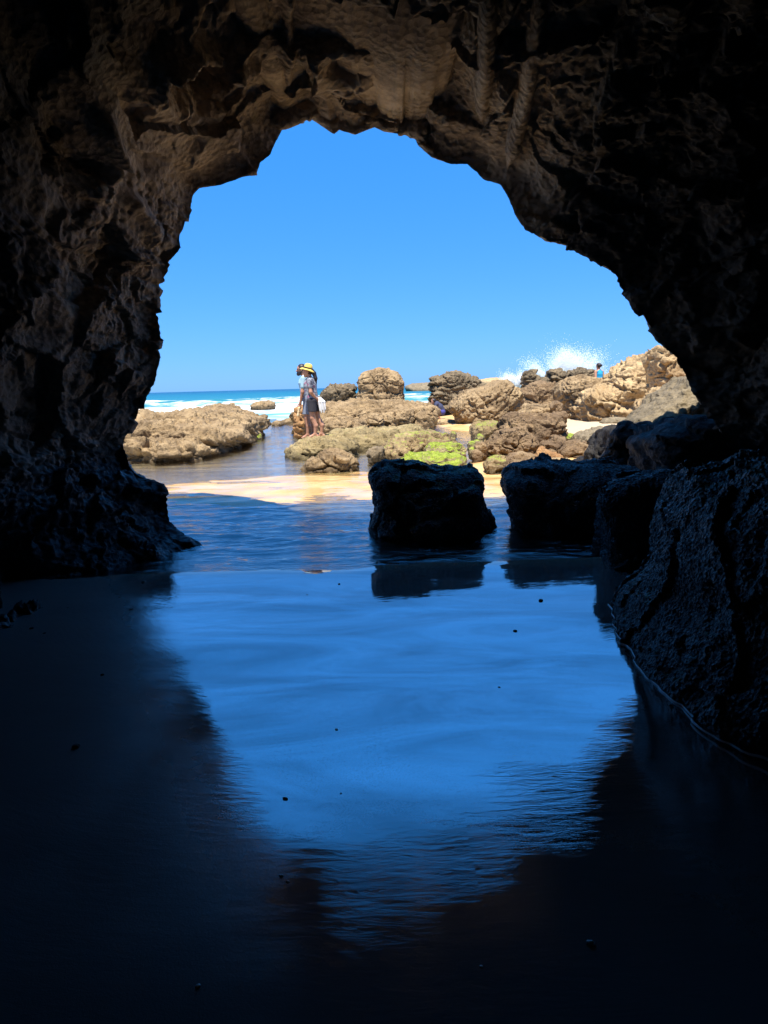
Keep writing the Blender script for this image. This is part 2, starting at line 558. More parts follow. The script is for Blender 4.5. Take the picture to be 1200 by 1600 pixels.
    fa3 = facets(Wf * np.array([8.5, 8.5, 11.0]), 9)
    calm = calm * sstep(1.9, 1.1, Q[:, 0]) * sstep(1.0, 2.2, Q[:, 2])
    rough_m = 1.15 - calm
    d = amp * (0.20 * lump + 0.19 * fa1 - 0.20 * np.clip(0.75 - f1, 0, 1) * calm + 0.03 * rid * rough_m + 0.05 * strat)
    d += np.clip(amp + 0.45, 0, 1) * (0.075 * fa2 * rough_m + 0.020 * fa3 * rough_m - 0.05 * np.clip(0.7 - g1, 0, 1) * rough_m + 0.036 * fine * (0.35 + rough_m))
    low = sstep(1.5, 0.7, Q[:, 2] + 0.3 * lump)
    p1, _ = worley(Q * np.array([11, 11, 14.0]), 12)
    d -= 0.035 * sstep(0.42, 0.1, p1) * sstep(-0.1, 0.3, fbm(Q * 1.7, 3, 13)) * np.clip(amp + 0.2, 0, 1)
    d += low * 0.05 * fbm(Q * 16, 4, 61, gain=0.6) * np.clip(amp + 0.25, 0, 1)
    # --- features seen in the photograph
    px, py = project(Q)
    inn = inside.ravel() * (s1 < 4)

    def hollow(cx_, cy_, rx, ry, depth, rot=0.0):
        c, s = math.cos(rot), math.sin(rot)
        x, y = px - cx_, py - cy_
        q = np.hypot((x * c + y * s) / rx, (-x * s + y * c) / ry) + 0.45 * lump + 0.22 * rid
        return -depth * sstep(1.1, 0.55, q) * inn + 0.18 * depth * np.exp(-((q - 1.12) / 0.16) ** 2) * sstep(20, -20, y) * inn
    d += hollow(312, 138, 80, 60, 0.40, 0.1) * amp
    d += hollow(690, 35, 70, 30, 0.18) * amp
    d += hollow(540, 95, 55, 26, 0.12, 0.3) * amp
    d += hollow(620, 120, 40, 30, 0.10) * amp
    d += hollow(105, 225, 14, 11, 0.10) * amp
    d += hollow(95, 268, 22, 13, 0.12) * amp
    d += hollow(150, 265, 22, 16, 0.14) * amp
    for poly, wd, am in ([[(455, 10), (450, 90), (452, 150), (445, 190)], 10, 0.11],
                         [[(250, 100), (232, 150), (205, 160)], 9, 0.09], [[(258, 95), (310, 80), (400, 95)], 7, 0.09],
                         [[(205, 310), (225, 350), (245, 400)], 10, 0.09], [[(160, 190), (180, 250), (150, 300)], 14, 0.1]):
        sd = seg_dist(px, py, poly) + 2 * lump
        d += am * np.exp(-np.clip(sd / wd, 0, 9) ** 2) * inn * np.clip(amp + 0.1, 0, 1)
    # overhang over the left pier's foot
    d -= 0.28 * np.exp(-((px - 60) / 90) ** 2 - ((py - 860) / 60) ** 2) * inn * amp
    Q2 = Q + N.reshape(-1, 3) * d[:, None]
    n_r = len(rows)
    F = grid_faces(n_r, NTH)
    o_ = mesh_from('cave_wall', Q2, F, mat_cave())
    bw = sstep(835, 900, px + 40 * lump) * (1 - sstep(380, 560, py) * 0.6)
    point_attr(o_, 'wall_shade', bw)
    tag(o_, 'dark brown rock cave arch framing the view of the beach', 'cave', kind='structure')
    return o_


cave = build_cave()


def rock_rib(pts, width, drop):
    """a blade of harder rock hanging from the cave roof, laid along the roof where it is seen"""
    bpy.context.view_layer.update()
    hits = []
    for px, py in pts:
        hit, p, n, i = cave.ray_cast(Vector(CAM), Vector(ray(px, py)).normalized())
        if hit: hits.append(np.array(p))
    P = resample(np.array(hits), 120)
    for a in range(3):
        P[:, a] = np.convolve(np.pad(P[:, a], 20, mode='edge'), np.ones(41) / 41, 'valid')
    V = []
    for i in range(120):
        t = i / 119
        k = math.sin(math.pi * min(1, t * 1.6 + 0.25) / 2) * (1 - sstep(0.75, 1.0, np.array(t)) * 0.85)
        for a in np.linspace(0, 2 * math.pi, 28, endpoint=False):
            V.append(P[i] + np.array([math.cos(a) * width * k, 0, math.sin(a) * drop * k + 0.25 * drop]))
    V = np.array(V)
    nrm = V - np.repeat(P, 28, axis=0)
    nrm /= np.linalg.norm(nrm, axis=1, keepdims=True)
    V = V + nrm * (0.35 * width * fbm(V * np.array([9, 3, 5]), 4, 88) + 0.2 * width * fbm(V * 22, 3, 89))[:, None]
    F = [(i * 28 + j, i * 28 + (j + 1) % 28, (i + 1) * 28 + (j + 1) % 28, (i + 1) * 28 + j) for i in range(119) for j in range(28)]
    mesh_from('rock_rib', V, F, cave.data.materials[0], parent=cave)


rock_rib([(766, -40), (764, 10), (762, 60), (758, 110), (755, 160), (751, 205)], 0.075, 0.17)
rock_rib([(850, -40), (843, 20), (834, 70), (824, 140), (810, 200), (797, 250), (790, 280)], 0.07, 0.15)


# ------------------------------------------------------------------ ground, water, sea
def axis(parts):
    out = []
    for a, b, n in parts:
        out += list(np.linspace(a, b, n, endpoint=False))
    return np.array(out + [parts[-1][1]])


def sand_z(x, y):
    P = np.stack([x, y, np.zeros_like(x)], 1)
    n = fbm(P * 0.5, 3, 71)
    n2 = fbm(P * np.array([0.8, 2.2, 1]), 4, 72)
    z = 0.012 + 0.006 * n2
    near = sstep(4.2, 1.8, y)
    z = z - 0.045 * near * np.minimum(np.abs(x - 0.25), 1.3) ** 2 + 0.014 * np.clip(3.6 - y, 0, 4)    # low crown of sand towards the back
    edge = y + 0.25 * n + 0.12 * n2 - 0.05 * x
    z = z - 0.045 * sstep(5.6, 6.3, edge)
    bank = sstep(8.6, 9.8, edge + 0.3 * n2) * (1 - sstep(12.2, 14.0, edge - 0.25 * x)) * sstep(-5.5, -3.0, x + 0.8 * n)
    z = z + bank * (0.040 + 0.022 * n2)
    z = z - 0.035 * sstep(12.5, 15, edge)
    z = z + 0.05 * n2 * sstep(11, 16, y) * 0.7
    right = sstep(1.2, 3.5, x - 0.06 * (y - 14) + 0.8 * n) * sstep(10.5, 14, y)
    z = z + right * (0.12 + 0.05 * n)
    spit = np.exp(-((x - 2.6 - 0.02 * y) / 1.5) ** 2) * sstep(22, 25, y) * (1 - sstep(33, 38, y))
    z = z + 0.10 * spit
    rb = sstep(3.5, 6.5, x - 0.1 * (y - 20)) * sstep(17, 21, y) * (1 - sstep(34, 42, y))
    z = z + 0.16 * rb
    z = z - 0.55 * sstep(33, 48, y)
    return z


def mat_sand():
    T = NT('beach_sand')
    x, y, z = T.sep()
    col = T.ramp(T.noise(2.0, 5, 0.6), [(0.3, (0.40, 0.25, 0.125)), (0.6, (0.52, 0.34, 0.18)), (0.8, (0.58, 0.41, 0.24))])
    zz = T.math('ADD', z, T.math('MULTIPLY', T.math('SUBTRACT', T.noise(1.5, 5, 0.6), 0.5), 0.05))
    dry = T.math('MULTIPLY', T.rng(zz, 0.075, 0.12), T.rng(y, 14, 16))
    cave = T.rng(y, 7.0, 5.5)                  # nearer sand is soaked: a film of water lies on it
    wetc = T.ramp(T.noise(1.6, 5, 0.6), [(0.3, (0.43, 0.245, 0.09)), (0.55, (0.52, 0.33, 0.14)), (0.75, (0.56, 0.40, 0.21))])
    damp = T.math('MULTIPLY', T.rng(zz, 0.0, 0.02), T.rng(y, 8.5, 9.5))
    col = T.mix(dry, wetc, (0.46, 0.35, 0.225))
    soak_shade = T.math('MAXIMUM', cave, T.math('MULTIPLY', T.rng(z, -0.004, -0.016), T.rng(y, 11.5, 10.5, 0.5, 1.0)))
    col = T.mix(T.math('MULTIPLY', soak_shade, 0.9), col, (0.15, 0.152, 0.158))   # soaked sand, greyed further by painted cave shade
    grain = T.noise(160, 3, 0.7)
    col = T.mix(T.rng(grain, 0.35, 0.25, 0, 0.4), col, (0.03, 0.028, 0.025))
    # fine ripple marks, drawn out across the flow, and faint broad swells left by the backwash
    dx_, dy_ = T.math('SUBTRACT', x, 0.25), T.math('SUBTRACT', y, 6.2)
    rr_ = T.math('SQRT', T.math('ADD', T.math('MULTIPLY', dx_, dx_), T.math('MULTIPLY', dy_, dy_)))
    th_ = T.math('ARCTAN2', dx_, dy_)
    pol = T.n('ShaderNodeCombineXYZ', inp={0: T.math('MULTIPLY', th_, 3.0), 1: T.math('MULTIPLY', rr_, 3.6), 2: 0.0}).outputs[0]
    rip = T.noise(8.5, 5, 0.62, vec=pol, dist=0.5)
    ripm = T.math('MULTIPLY', T.rng(T.noise(0.55, 2, 0.5), 0.36, 0.62), T.rng(y, 7.0, 5.6))
    edge_m = T.math('ADD', T.rng(y, 3.6, 2.2, 0.14, 0.75), T.rng(T.math('ABSOLUTE', T.math('SUBTRACT', x, 0.2)), 0.8, 1.6, 0.0, 0.7), clamp=True)
    broad = T.noise(1.7, 3, 0.55, vec=T.pos((0.8, 1.9, 1), (0, 0, -0.25)), dist=1.0)
    b = T.bump(broad, 0.013, 0.18)
    steep = T.n('ShaderNodeVectorMath', operation='DOT_PRODUCT', inp={0: T.geo.outputs['Incoming'], 1: T.geo.outputs['Normal']}).outputs['Value']
    film = T.noise(1.3, 6, 0.65, vec=T.pos((0.5, 1.6, 1), (0, 0, -0.3)), dist=1.2)
    b = T.bump(rip, T.math('MULTIPLY', edge_m, T.math('ADD', T.math('MULTIPLY', ripm, 0.085), 0.012)), 0.05, b)
    matte = T.rng(T.math('ADD', T.math('ADD', T.math('SUBTRACT', x, 0.44), T.math('MULTIPLY', y, 0.46)), T.math('MULTIPLY', T.noise(1.1, 5, 0.65), 0.5)), 0.42, 0.02)
    matte = T.math('MULTIPLY', matte, cave)
    b = T.bump(grain, T.math('ADD', T.math('MULTIPLY', dry, 0.5), T.math('MULTIPLY', matte, 0.35)), 0.003, b)
    lump = T.bump(T.noise(6, 5, 0.6), dry, 0.06, b)
    T.bsdf(Base_Color=col, Roughness=T.math('MAXIMUM', T.math('MAXIMUM', T.rng(dry, 0, 1, 0.014, 0.9), T.math('MULTIPLY', damp, 0.45)), T.math('MULTIPLY', matte, 0.38)), Normal=lump,
           IOR=T.rng(cave, 0, 1, 1.33, T.rng(steep, 0.50, 0.67, 4.0, 2.0)), Specular_IOR_Level=T.math('MULTIPLY', T.rng(cave, 0, 1, T.rng(damp, 0, 1, 0.4, 0.16), T.rng(steep, 0.50, 0.67, 0.80, 0.10)), T.math('MULTIPLY', T.math('MULTIPLY', T.rng(matte, 0, 1, 1.0, 0.22), T.rng(film, 0.35, 0.62, 0.70, 1.08)), T.rng(grain, 0.3, 0.5, 0.72, 1.04))))
    return T.m


xs = axis([(-60, -14, 30), (-14, -5, 60), (-5, 5, 170), (5, 16, 80), (16, 60, 30)])
ys = axis([(-8, 0, 20), (0, 16, 260), (16, 32, 140), (32, 62, 50)])
XX, YY = np.meshgrid(xs, ys, indexing='ij')
sz = sand_z(XX.ravel(), YY.ravel())
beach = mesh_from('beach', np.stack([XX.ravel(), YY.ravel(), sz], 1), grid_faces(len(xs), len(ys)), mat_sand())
tag(beach, 'wet dark sand floor of the cave running out to a tan beach', kind='structure')


def mat_shallow():
    T = NT('shallow_water')
    x, y, z = T.sep()
    w1 = T.noise(3.2, 4, 0.6, vec=T.pos((0.9, 2.6, 1), (0, 0, 0.1)), dist=0.7)
    w2 = T.noise(13, 3, 0.6, vec=T.pos((0.9, 2.4, 1), (0, 0, -0.2)), dist=0.5)
    calm = T.rng(T.noise(0.5, 3, 0.5), 0.35, 0.65, 0.45, 1.0)
    near = T.rng(y, 10.5, 9.0, 0.45, 1.0)
    b = T.bump(w1, T.math('MULTIPLY', calm, T.math('MULTIPLY', near, 0.30)), 0.10)
    b = T.bump(w2, T.math('MULTIPLY', calm, 0.28), 0.03, b)
    tr = T.n('ShaderNodeBsdfTransparent', inp={'Color': (0.84, 0.93, 0.95, 1)})
    gl = T.n('ShaderNodeBsdfGlossy', inp={'Color': (1, 1, 1, 1), 'Roughness': 0.03, 'Normal': b})
    fr = T.n('ShaderNodeFresnel', inp={'IOR': T.rng(y, 10.2, 9.2, 2.3, 2.7), 'Normal': b})
    mx = T.n('ShaderNodeMixShader', inp={0: fr.outputs[0], 1: tr.outputs[0], 2: gl.outputs[0]})
    T.t.links.new(mx.outputs[0], T.out.inputs['Surface'])
    return T.m


wx = axis([(-60, -14, 8), (-14, -4.5, 20), (-4.5, 4.5, 300), (4.5, 14, 20), (14, 60, 8)])
wy = axis([(5.3, 11.5, 230), (11.5, 40, 120)])
XX, YY = np.meshgrid(wx, wy, indexing='ij')
x_, y_ = XX.ravel(), YY.ravel()
Pw = np.stack([x_ + 0.15 * y_, y_ - 0.08 * x_, 0 * x_], 1)
Pw = Pw + 0.25 * np.stack([fbm(Pw * 0.9, 2, 61), fbm(Pw * 0.9, 2, 62), 0 * x_], 1)
wav = fbm(Pw * np.array([1.1, 4.6, 1]), 3, 63) + 0.40 * fbm(Pw * np.array([2.8, 9.0, 1]), 2, 64)
wamp = 0.034 * sstep(5.4, 6.2, y_) * (1 - 0.75 * sstep(9.0, 11.0, y_)) * (0.55 + 0.6 * sstep(-0.2, 0.4, fbm(Pw * 0.6, 2, 65)))
wamp *= (np.abs(x_) < 4.4)
wz = wav * wamp - 0.12 * sstep(30, 38, y_)
water = mesh_from('shallow_water', np.stack([x_, y_, wz], 1), grid_faces(len(wx), len(wy)), mat_shallow())
tag(water, 'thin rippled sheet of tide water over the sand', kind='structure')


def mat_sea():
    T = NT('sea_water')
    x, y, z = T.sep()
    far = T.math('LOGARITHM', T.math('MAXIMUM', y, 1.0), 10.0)
    col = T.ramp(T.rng(far, 1.5, 3.4), [(0.0, (0.16, 0.40, 0.40)), (0.25, (0.028, 0.17, 0.19)), (0.5, (0.006, 0.115, 0.145)), (0.8, (0.004, 0.055, 0.095))])
    patch = T.noise(0.05, 5, 0.6, vec=T.pos((0.25, 1, 1)))
    col = T.mix(T.rng(patch, 0.45, 0.7, 0, 0.5), col, (0.01, 0.10, 0.20))
    fa = T.attr('foam')
    fn = T.noise(0.55, 7, 0.72, vec=T.pos((0.6, 1.0, 1)), dist=0.8)
    fn2 = T.voro(0.9, vec=T.pos((0.5, 0.9, 1)), feature='SMOOTH_F1')
    f = T.math('ADD', fa, T.math('MULTIPLY', T.math('SUBTRACT', fn, 0.5), 2.0))
    f = T.math('ADD', f, T.math('MULTIPLY', T.math('SUBTRACT', fn2, 0.4), 0.5))
    foam = T.rng(f, 0.5, 1.0)
    cap = T.math('MULTIPLY', T.rng(T.noise(0.16, 6, 0.75, vec=T.pos((0.35, 1.3, 1))), 0.66, 0.70), 0.7)
    foam = T.math('MAXIMUM', foam, cap)
    col = T.mix(foam, col, (0.55, 0.57, 0.57))
    b = T.bump(T.noise(0.7, 6, 0.65, vec=T.pos((0.6, 1.6, 1))), 0.8, 0.35)
    T.bsdf(Base_Color=col, Roughness=T.rng(foam, 0, 1, 0.28, 0.9), Normal=b, Specular_IOR_Level=0.2)
    return T.m


def build_sea():
    yv = np.r_[np.linspace(30, 130, 420), np.geomspace(131, 40000, 140)]
    uv = np.linspace(-1, 1, 420)
    Y, U = np.meshgrid(yv, uv, indexing='ij')
    X = U * (Y * 1.3 + 25)
    x, y = X.ravel(), Y.ravel()
    P = np.stack([x, y, 0 * x], 1)
    n = fbm(P * 0.035, 3, 81)
    n2 = fbm(P * np.array([0.25, 0.5, 1]), 5, 82)
    z = np.full(len(x), -0.22) + 0.10 * n2 * sstep(40, 60, y) * (1 - sstep(200, 600, y))
    foam = np.zeros(len(x))
    for yc, hgt, wid, seed in ((64, 0.42, 2.2, 1), (86, 0.6, 3.0, 2), (118, 0.55, 3.5, 3)):
        yy = yc + 9 * fbm(P * np.array([0.03, 0, 0]) + seed * 9, 2, 83) + 2.5 * n2
        a = hgt * (0.55 + 0.9 * np.clip(fbm(P * np.array([0.05, 0.0, 0]) + seed * 5, 3, 84) + 0.3, 0, 1))
        dy = y - yy
        prof = np.where(dy < 0, np.exp(-(dy / (wid * 0.45)) ** 2), np.exp(-(dy / wid) ** 2))
        z += a * prof * (1 + 0.25 * n2)
        foam += 0.95 * np.where(dy < 0, np.exp(-np.abs(dy) / (9 + 5 * n)), np.exp(-(dy / (wid * 0.5)) ** 2)) * np.clip(a / hgt, 0, 1.2)
    foam += 0.5 * sstep(75, 50, y) * sstep(30, 42, y) * (0.8 + 0.6 * n)
    foam *= 1 - sstep(125, 150, y)
    o = mesh_from('sea', np.stack([x, y, z], 1), grid_faces(len(yv), len(uv), flip=True), mat_sea())
    point_attr(o, 'foam', foam)
    tag(o, 'turquoise sea with white breakers reaching the horizon', kind='structure')


build_sea()


# ------------------------------------------------------------------ rocks
ROCK_SEED = [100]


def crop(ox, oy, sc, pts):
    return [(ox + x / sc, oy + y / sc) for x, y in pts]


def rock(name, label, outline, mat, Y=None, T=0.6, Z=0.0, level=5, lump=0.10, pit=0.03, strata=0.0, box=0.62, rough=0.02, sharp=0.075, world=False,
         cat='boulder', group=None, dip=(0.15, 0.1), rnd=1.0, keep=0.5, mus=0.0, sink=0.45):
    """one rock: its outline gives height and width at its own distance, T the half depth front to back"""
    ROCK_SEED[0] += 7
    sd = ROCK_SEED[0]
    if world:
        W = np.array([(px, Y, pz) for px, pz in outline])
    else:
        oy = max(p[1] for p in outline)
        ox = [p[0] for p in outline if p[1] == oy][0]
        if Y is None:
            Y = at_z(ox, oy, Z)[1] + T * 0.62
        W = np.array([at_y(px, py, Y) for px, py in outline])
    x, z = W[:, 0], W[:, 2]
    if sink > 0:                                   # the rock goes on below the sand instead of tapering to its visible foot
        zh = z.max() - z.min()
        zl = z.min() + 0.30 * zh
        xm, hw = (x.min() + x.max()) / 2, (x.max() - x.min()) / 2
        lowp = z < zl
        x = np.where(lowp, xm + (x - xm) * 0.55 + np.sign(x - xm) * hw * 0.40, x)
        z = np.where(lowp, z - sink * zh - 0.05, z)
    c = np.array([(x.min() + x.max()) / 2, (z.min() + z.max()) / 2])
    q = np.stack([x, z], 1) - c
    # radius by angle, from the outline polygon
    na = 360
    th = np.linspace(-math.pi, math.pi, na, endpoint=False)
    dirs = np.stack([np.cos(th), np.sin(th)], 1)
    R = np.zeros(na)
    for a, b in zip(q, np.roll(q, -1, axis=0)):
        e = b - a
        den = dirs[:, 0] * e[1] - dirs[:, 1] * e[0]
        den = np.where(np.abs(den) < 1e-12, 1e-12, den)
        t = (a[0] * e[1] - a[1] * e[0]) / den
        s = (a[0] * dirs[:, 1] - a[1] * dirs[:, 0]) / den
        hit = (s >= -1e-6) & (s <= 1 + 1e-6) & (t > 0)
        R = np.where(hit, np.maximum(R, t), R)
    kk = 5
    R = np.convolve(np.r_[R[-kk:], R, R[:kk]], np.ones(2 * kk + 1) / (2 * kk + 1), 'valid')
    V, F = ico(level)
    r = np.hypot(V[:, 0], V[:, 2])
    ang = np.arctan2(V[:, 2], V[:, 0])
    Rv = np.interp(ang, np.r_[th, math.pi], np.r_[R, R[0]])
    rr = np.clip(r, 0, 1) ** box
    P = np.empty_like(V)
    P[:, 0] = np.cos(ang) * Rv * rr
    P[:, 2] = np.sin(ang) * Rv * rr
    P[:, 1] = T * np.sign(V[:, 1]) * np.abs(V[:, 1]) ** 0.85
    size = math.sqrt(max(x.max() - x.min(), 0.05) * max(z.max() - z.min(), 0.05))
    G = P + np.array([c[0], Y, c[1]]) + sd * 0.37
    N = tri_normals(P, F)
    # away from the outline plane the form may wander more freely
    free = keep + (1 - keep) * np.clip(np.abs(V[:, 1]) * 1.5, 0, 1)
    s0 = 1.25 / size
    w = np.stack([fbm(G * s0, 2, sd), fbm(G * s0, 2, sd + 1), fbm(G * s0, 2, sd + 2)], 1) * 0.35 / s0
    Gw = G + w
    big = min(size, 1.6)
    d = lump * size * fbm(Gw * s0 * 1.3, 4, sd + 3) * free - 0.25 * sharp * big
    if sharp > 0:
        sq = np.array([1, 1, 1.0 + 13 * strata])
        Gs = G + 0.5 * w
        s1 = max(s0, 0.75)
        d += sharp * big * 1.3 * facets(Gs * s1 * 1.25 * sq, sd + 4) * free
        d += sharp * big * 0.6 * facets(Gs * s1 * 3.1 * sq, sd + 16) * (0.3 + 0.7 * free)
    if strata > 0:
        zz = G[:, 2] + dip[0] * G[:, 0] + dip[1] * G[:, 1] + 0.10 * size * fbm(Gw * s0 * 1.5, 3, sd + 5)
        lay = fbm(np.stack([G[:, 0] * 0.35 * s0, G[:, 1] * 0.35 * s0, zz * 4.2 * s0], 1), 4, sd + 6, gain=0.6)
        lay = np.sign(lay) * np.abs(lay) ** 0.7
        side = 1 - 0.7 * np.clip(N[:, 2], 0, 1)
        d += strata * size * lay * side
    if pit > 0:
        f1, _ = worley(Gw * max(2.6 * s0, 3.2), sd + 8)
        msk = sstep(-0.1, 0.4, fbm(G * s0 * 1.7, 3, sd + 9))
        d -= pit * size * np.clip(0.55 - f1, 0, 1) * 2 * msk
        g1, _ = worley(Gw * max(7 * s0, 8), sd + 10)
        d -= 0.35 * pit * size * np.clip(0.5 - g1, 0, 1) * 2
    d += rough * size * fbm(G * s0 * 7, 4, sd + 11, gain=0.6) * rnd
    if mus == 0:
        fr = min(1.0, Y / 14.0)
        crag = fbm(Gw * 3.2, 5, sd + 13, gain=0.62, ridged=True)
        d += 0.085 * min(1, size) * fr * crag * (0.4 + 0.6 * free)
        if Y > 11 and size > 0.7:
            c1, c2 = worley((G + 0.7 * w) * np.array([1.0, 1.0, 2.2]) * max(s0, 0.8) * 1.2, sd + 18)
            d -= 0.14 * fr * min(1, size) * np.exp(-((c2 - c1) / 0.05) ** 2) * (0.3 + 0.7 * free) * sstep(-0.3, 0.1, fbm(G * 0.9, 2, sd + 19))
        h1, h2 = worley(Gw * np.array([5.5, 5.5, 8.0]), sd + 14)
        d -= 0.13 * min(1, size) * fr * sstep(0.45, 0.12, h1) * sstep(-0.15, 0.25, fbm(G * 1.1, 2, sd + 15))
    if mus > 0:
        f1, _ = worley(G * 42, sd + 12)
        d += 0.8 * mus * (0.5 - f1)
    P = P + N * d[:, None]
    o = mesh_from(name, P, F, M[mat] if isinstance(mat, str) else mat)
    o.location = (c[0], Y, c[1])
    tag(o, label, cat, group)
    return o


# --- dark boulders in the shade of the cave
rock('boulder', 'squat black boulder standing alone in the shaded water at the cave mouth, green on top',
     crop(430, 620, 3.243, [(450, 390), (460, 365), (480, 342), (510, 326), (560, 315), (640, 332), (700, 326), (760, 340), (850, 360), (920, 348), (980, 332), (1040, 345),
                            (1070, 395), (1084, 460), (1082, 530), (1112, 600), (1130, 700), (1120, 800), (800, 850), (500, 800), (462, 700), (476, 600), (474, 540), (468, 480)]),
     'mussel_green', Y=7.3, sink=0, T=0.62, level=7, lump=0.17, sharp=0.065, pit=0.035, rough=0.025, box=0.72, mus=0.02)
rock('boulder', 'long low black boulder between the lone black boulder and the right cave wall',
     crop(760, 640, 2.727, [(66, 315), (85, 262), (110, 240), (150, 232), (220, 245), (280, 256), (400, 246), (480, 240), (590, 242), (640, 280), (640, 480), (470, 500), (350, 520), (210, 512), (180, 470), (100, 425)]),
     'mussel', T=0.6, level=7, lump=0.15, pit=0.03, box=0.72, mus=0.02)
rock('boulder', 'black mussel crusted block with a flat top against the right wall, beyond the nearest rock',
     crop(760, 640, 2.727, [(441, 362), (480, 320), (600, 282), (700, 266), (860, 266), (1010, 272), (1080, 330), (1100, 600), (1000, 800), (700, 800), (570, 765), (505, 742), (497, 620), (472, 480), (452, 405)]),
     'mussel', Y=5.85, T=0.35, level=7, lump=0.07, pit=0.03, box=0.45, mus=0.022)
near = [at_z(*p) for p in ((974, 962), (1020, 1040), (1076, 1103), (1125, 1180), (1192, 1239))]
big_rock = rock('boulder', 'huge black wet rock crusted with mussels, nearest to the viewer at the right',
     [(1.33, -.45), (1.36, .0), (1.42, .16), (1.54, .30), (1.56, .62), (1.60, .84), (1.74, 1.02), (2.1, 1.12), (2.7, 1.14), (3.3, 1.1), (3.7, .6), (3.6, -.45)],
     'mussel_green', Y=3.40, T=1.38, level=8, sink=0, world=True, lump=0.08, sharp=0.04, pit=0.03, box=0.42, mus=0.026, keep=0.7)
rock('boulder', 'dark grey wedge shaped rock under the right wall, left of the black block',
     crop(740, 530, 3.243, [(612, 600), (640, 540), (660, 440), (730, 430), (760, 452), (830, 440), (900, 440), (915, 470), (860, 530), (880, 600), (890, 680), (820, 690), (760, 680), (620, 660)]),
     'black', Y=9.4, T=0.55, level=6, lump=0.05, pit=0.02, sharp=0.10, box=0.45)
rock('boulder', 'angular black block wedged under the right wall above the flat topped black rock',
     crop(740, 530, 3.243, [(845, 522), (900, 472), (1000, 442), (1012, 405), (1060, 402), (1130, 440), (1260, 430), (1400, 450), (1400, 700), (1200, 700), (900, 690), (880, 600)]),
     'black', Y=8.0, T=0.7, level=6, lump=0.05, pit=0.02, sharp=0.10, box=0.42)
rock('boulder', 'big grey slab sloping up under the right side of the arch, half in shade',
     crop(740, 530, 3.243, [(740, 450), (770, 432), (850, 372), (950, 290), (1072, 186), (1130, 170), (1300, 300), (1350, 480), (1100, 560), (860, 540)]),
     'grey', Y=9.9, T=0.75, level=6, lump=0.05, pit=0.02, sharp=0.05, box=0.5)

# --- left: the flat weathered ledges between the pools and the sea
LEDGE = dict(cat='rock ledge', group='weathered ledges on the left of the channel')
rock('rock_ledge', 'farthest flat brown ledge on the left, its back edge against the surf',
     crop(190, 580, 3.871, [(60, 350), (110, 262), (200, 242), (360, 247), (480, 228), (560, 216), (640, 214), (700, 240), (770, 268), (800, 285), (830, 292), (832, 340), (740, 350), (640, 380), (300, 400), (100, 400)]),
     'tan', Y=22.5, T=3.6, level=7, lump=0.09, pit=0.05, strata=0.16, rough=0.03, sharp=0.10, keep=0.3, **LEDGE)
rock('rock_ledge', 'middle brown ledge on the left with a dark undercut end beside the channel',
     crop(190, 580, 3.871, [(40, 430), (80, 370), (110, 330), (250, 305), (420, 300), (560, 322), (640, 350), (700, 352), (732, 385), (690, 408), (640, 412), (520, 425), (300, 450), (100, 470)]),
     'tan', Y=18.6, T=2.2, level=7, lump=0.10, pit=0.05, strata=0.20, rough=0.03, sharp=0.11, keep=0.3, **LEDGE)
rock('rock_ledge', 'nearest pitted brown ledge on the left, its foot in the shallow pool',
     crop(190, 580, 3.871, [(28, 470), (60, 405), (110, 385), (180, 400), (240, 425), (330, 428), (450, 425), (550, 440), (600, 475), (606, 492), (570, 505), (480, 512), (250, 532), (60, 540), (36, 510)]),
     'tan', T=1.2, level=7, lump=0.10, pit=0.05, strata=0.18, rough=0.03, sharp=0.13, dip=(0.35, 0.1), keep=0.3, **LEDGE)
SMALL = 'small rocks in the tide channel'
rock('rock', 'low brown rock awash in the surf beyond the left ledges', crop(190, 580, 3.871, [(783, 208), (820, 188), (880, 183), (925, 196), (936, 215), (860, 224), (800, 222)]), 'tan', Y=62, T=2.0, level=5, strata=0.06, cat='rock', sink=0.3)
rock('rock', 'small green weedy rock in the middle of the tide channel', crop(190, 580, 3.871, [(755, 402), (775, 388), (800, 379), (835, 380), (850, 398), (840, 410), (795, 413)]), 'algae', T=0.35, level=5, cat='rock', group=SMALL)
rock('rock', 'tiny dark rock poking from the water off the left ledge', crop(190, 580, 3.871, [(672, 455), (700, 440), (722, 446), (724, 458), (700, 464)]), 'dark', T=0.2, level=4, cat='rock', group=SMALL)
rock('rock', 'flat brown rock at the seaward end of the tide channel', crop(190, 580, 3.871, [(902, 318), (930, 300), (960, 303), (978, 318), (950, 328)]), 'tan', T=0.5, level=5, cat='rock', group=SMALL)
rock('rock', 'long low brown rock reaching the water behind the man\'s hand', crop(190, 580, 3.871, [(955, 308), (990, 290), (1040, 282), (1075, 290), (1070, 312), (1000, 318)]), 'tan', T=0.6, level=5, cat='rock', group=SMALL)
rock('rock', 'little olive rock in the pool left of the couple\'s feet', crop(190, 580, 3.871, [(1018, 370), (1040, 355), (1075, 352), (1086, 366), (1055, 376)]), 'tan_algae', T=0.25, level=4, cat='rock', group=SMALL)

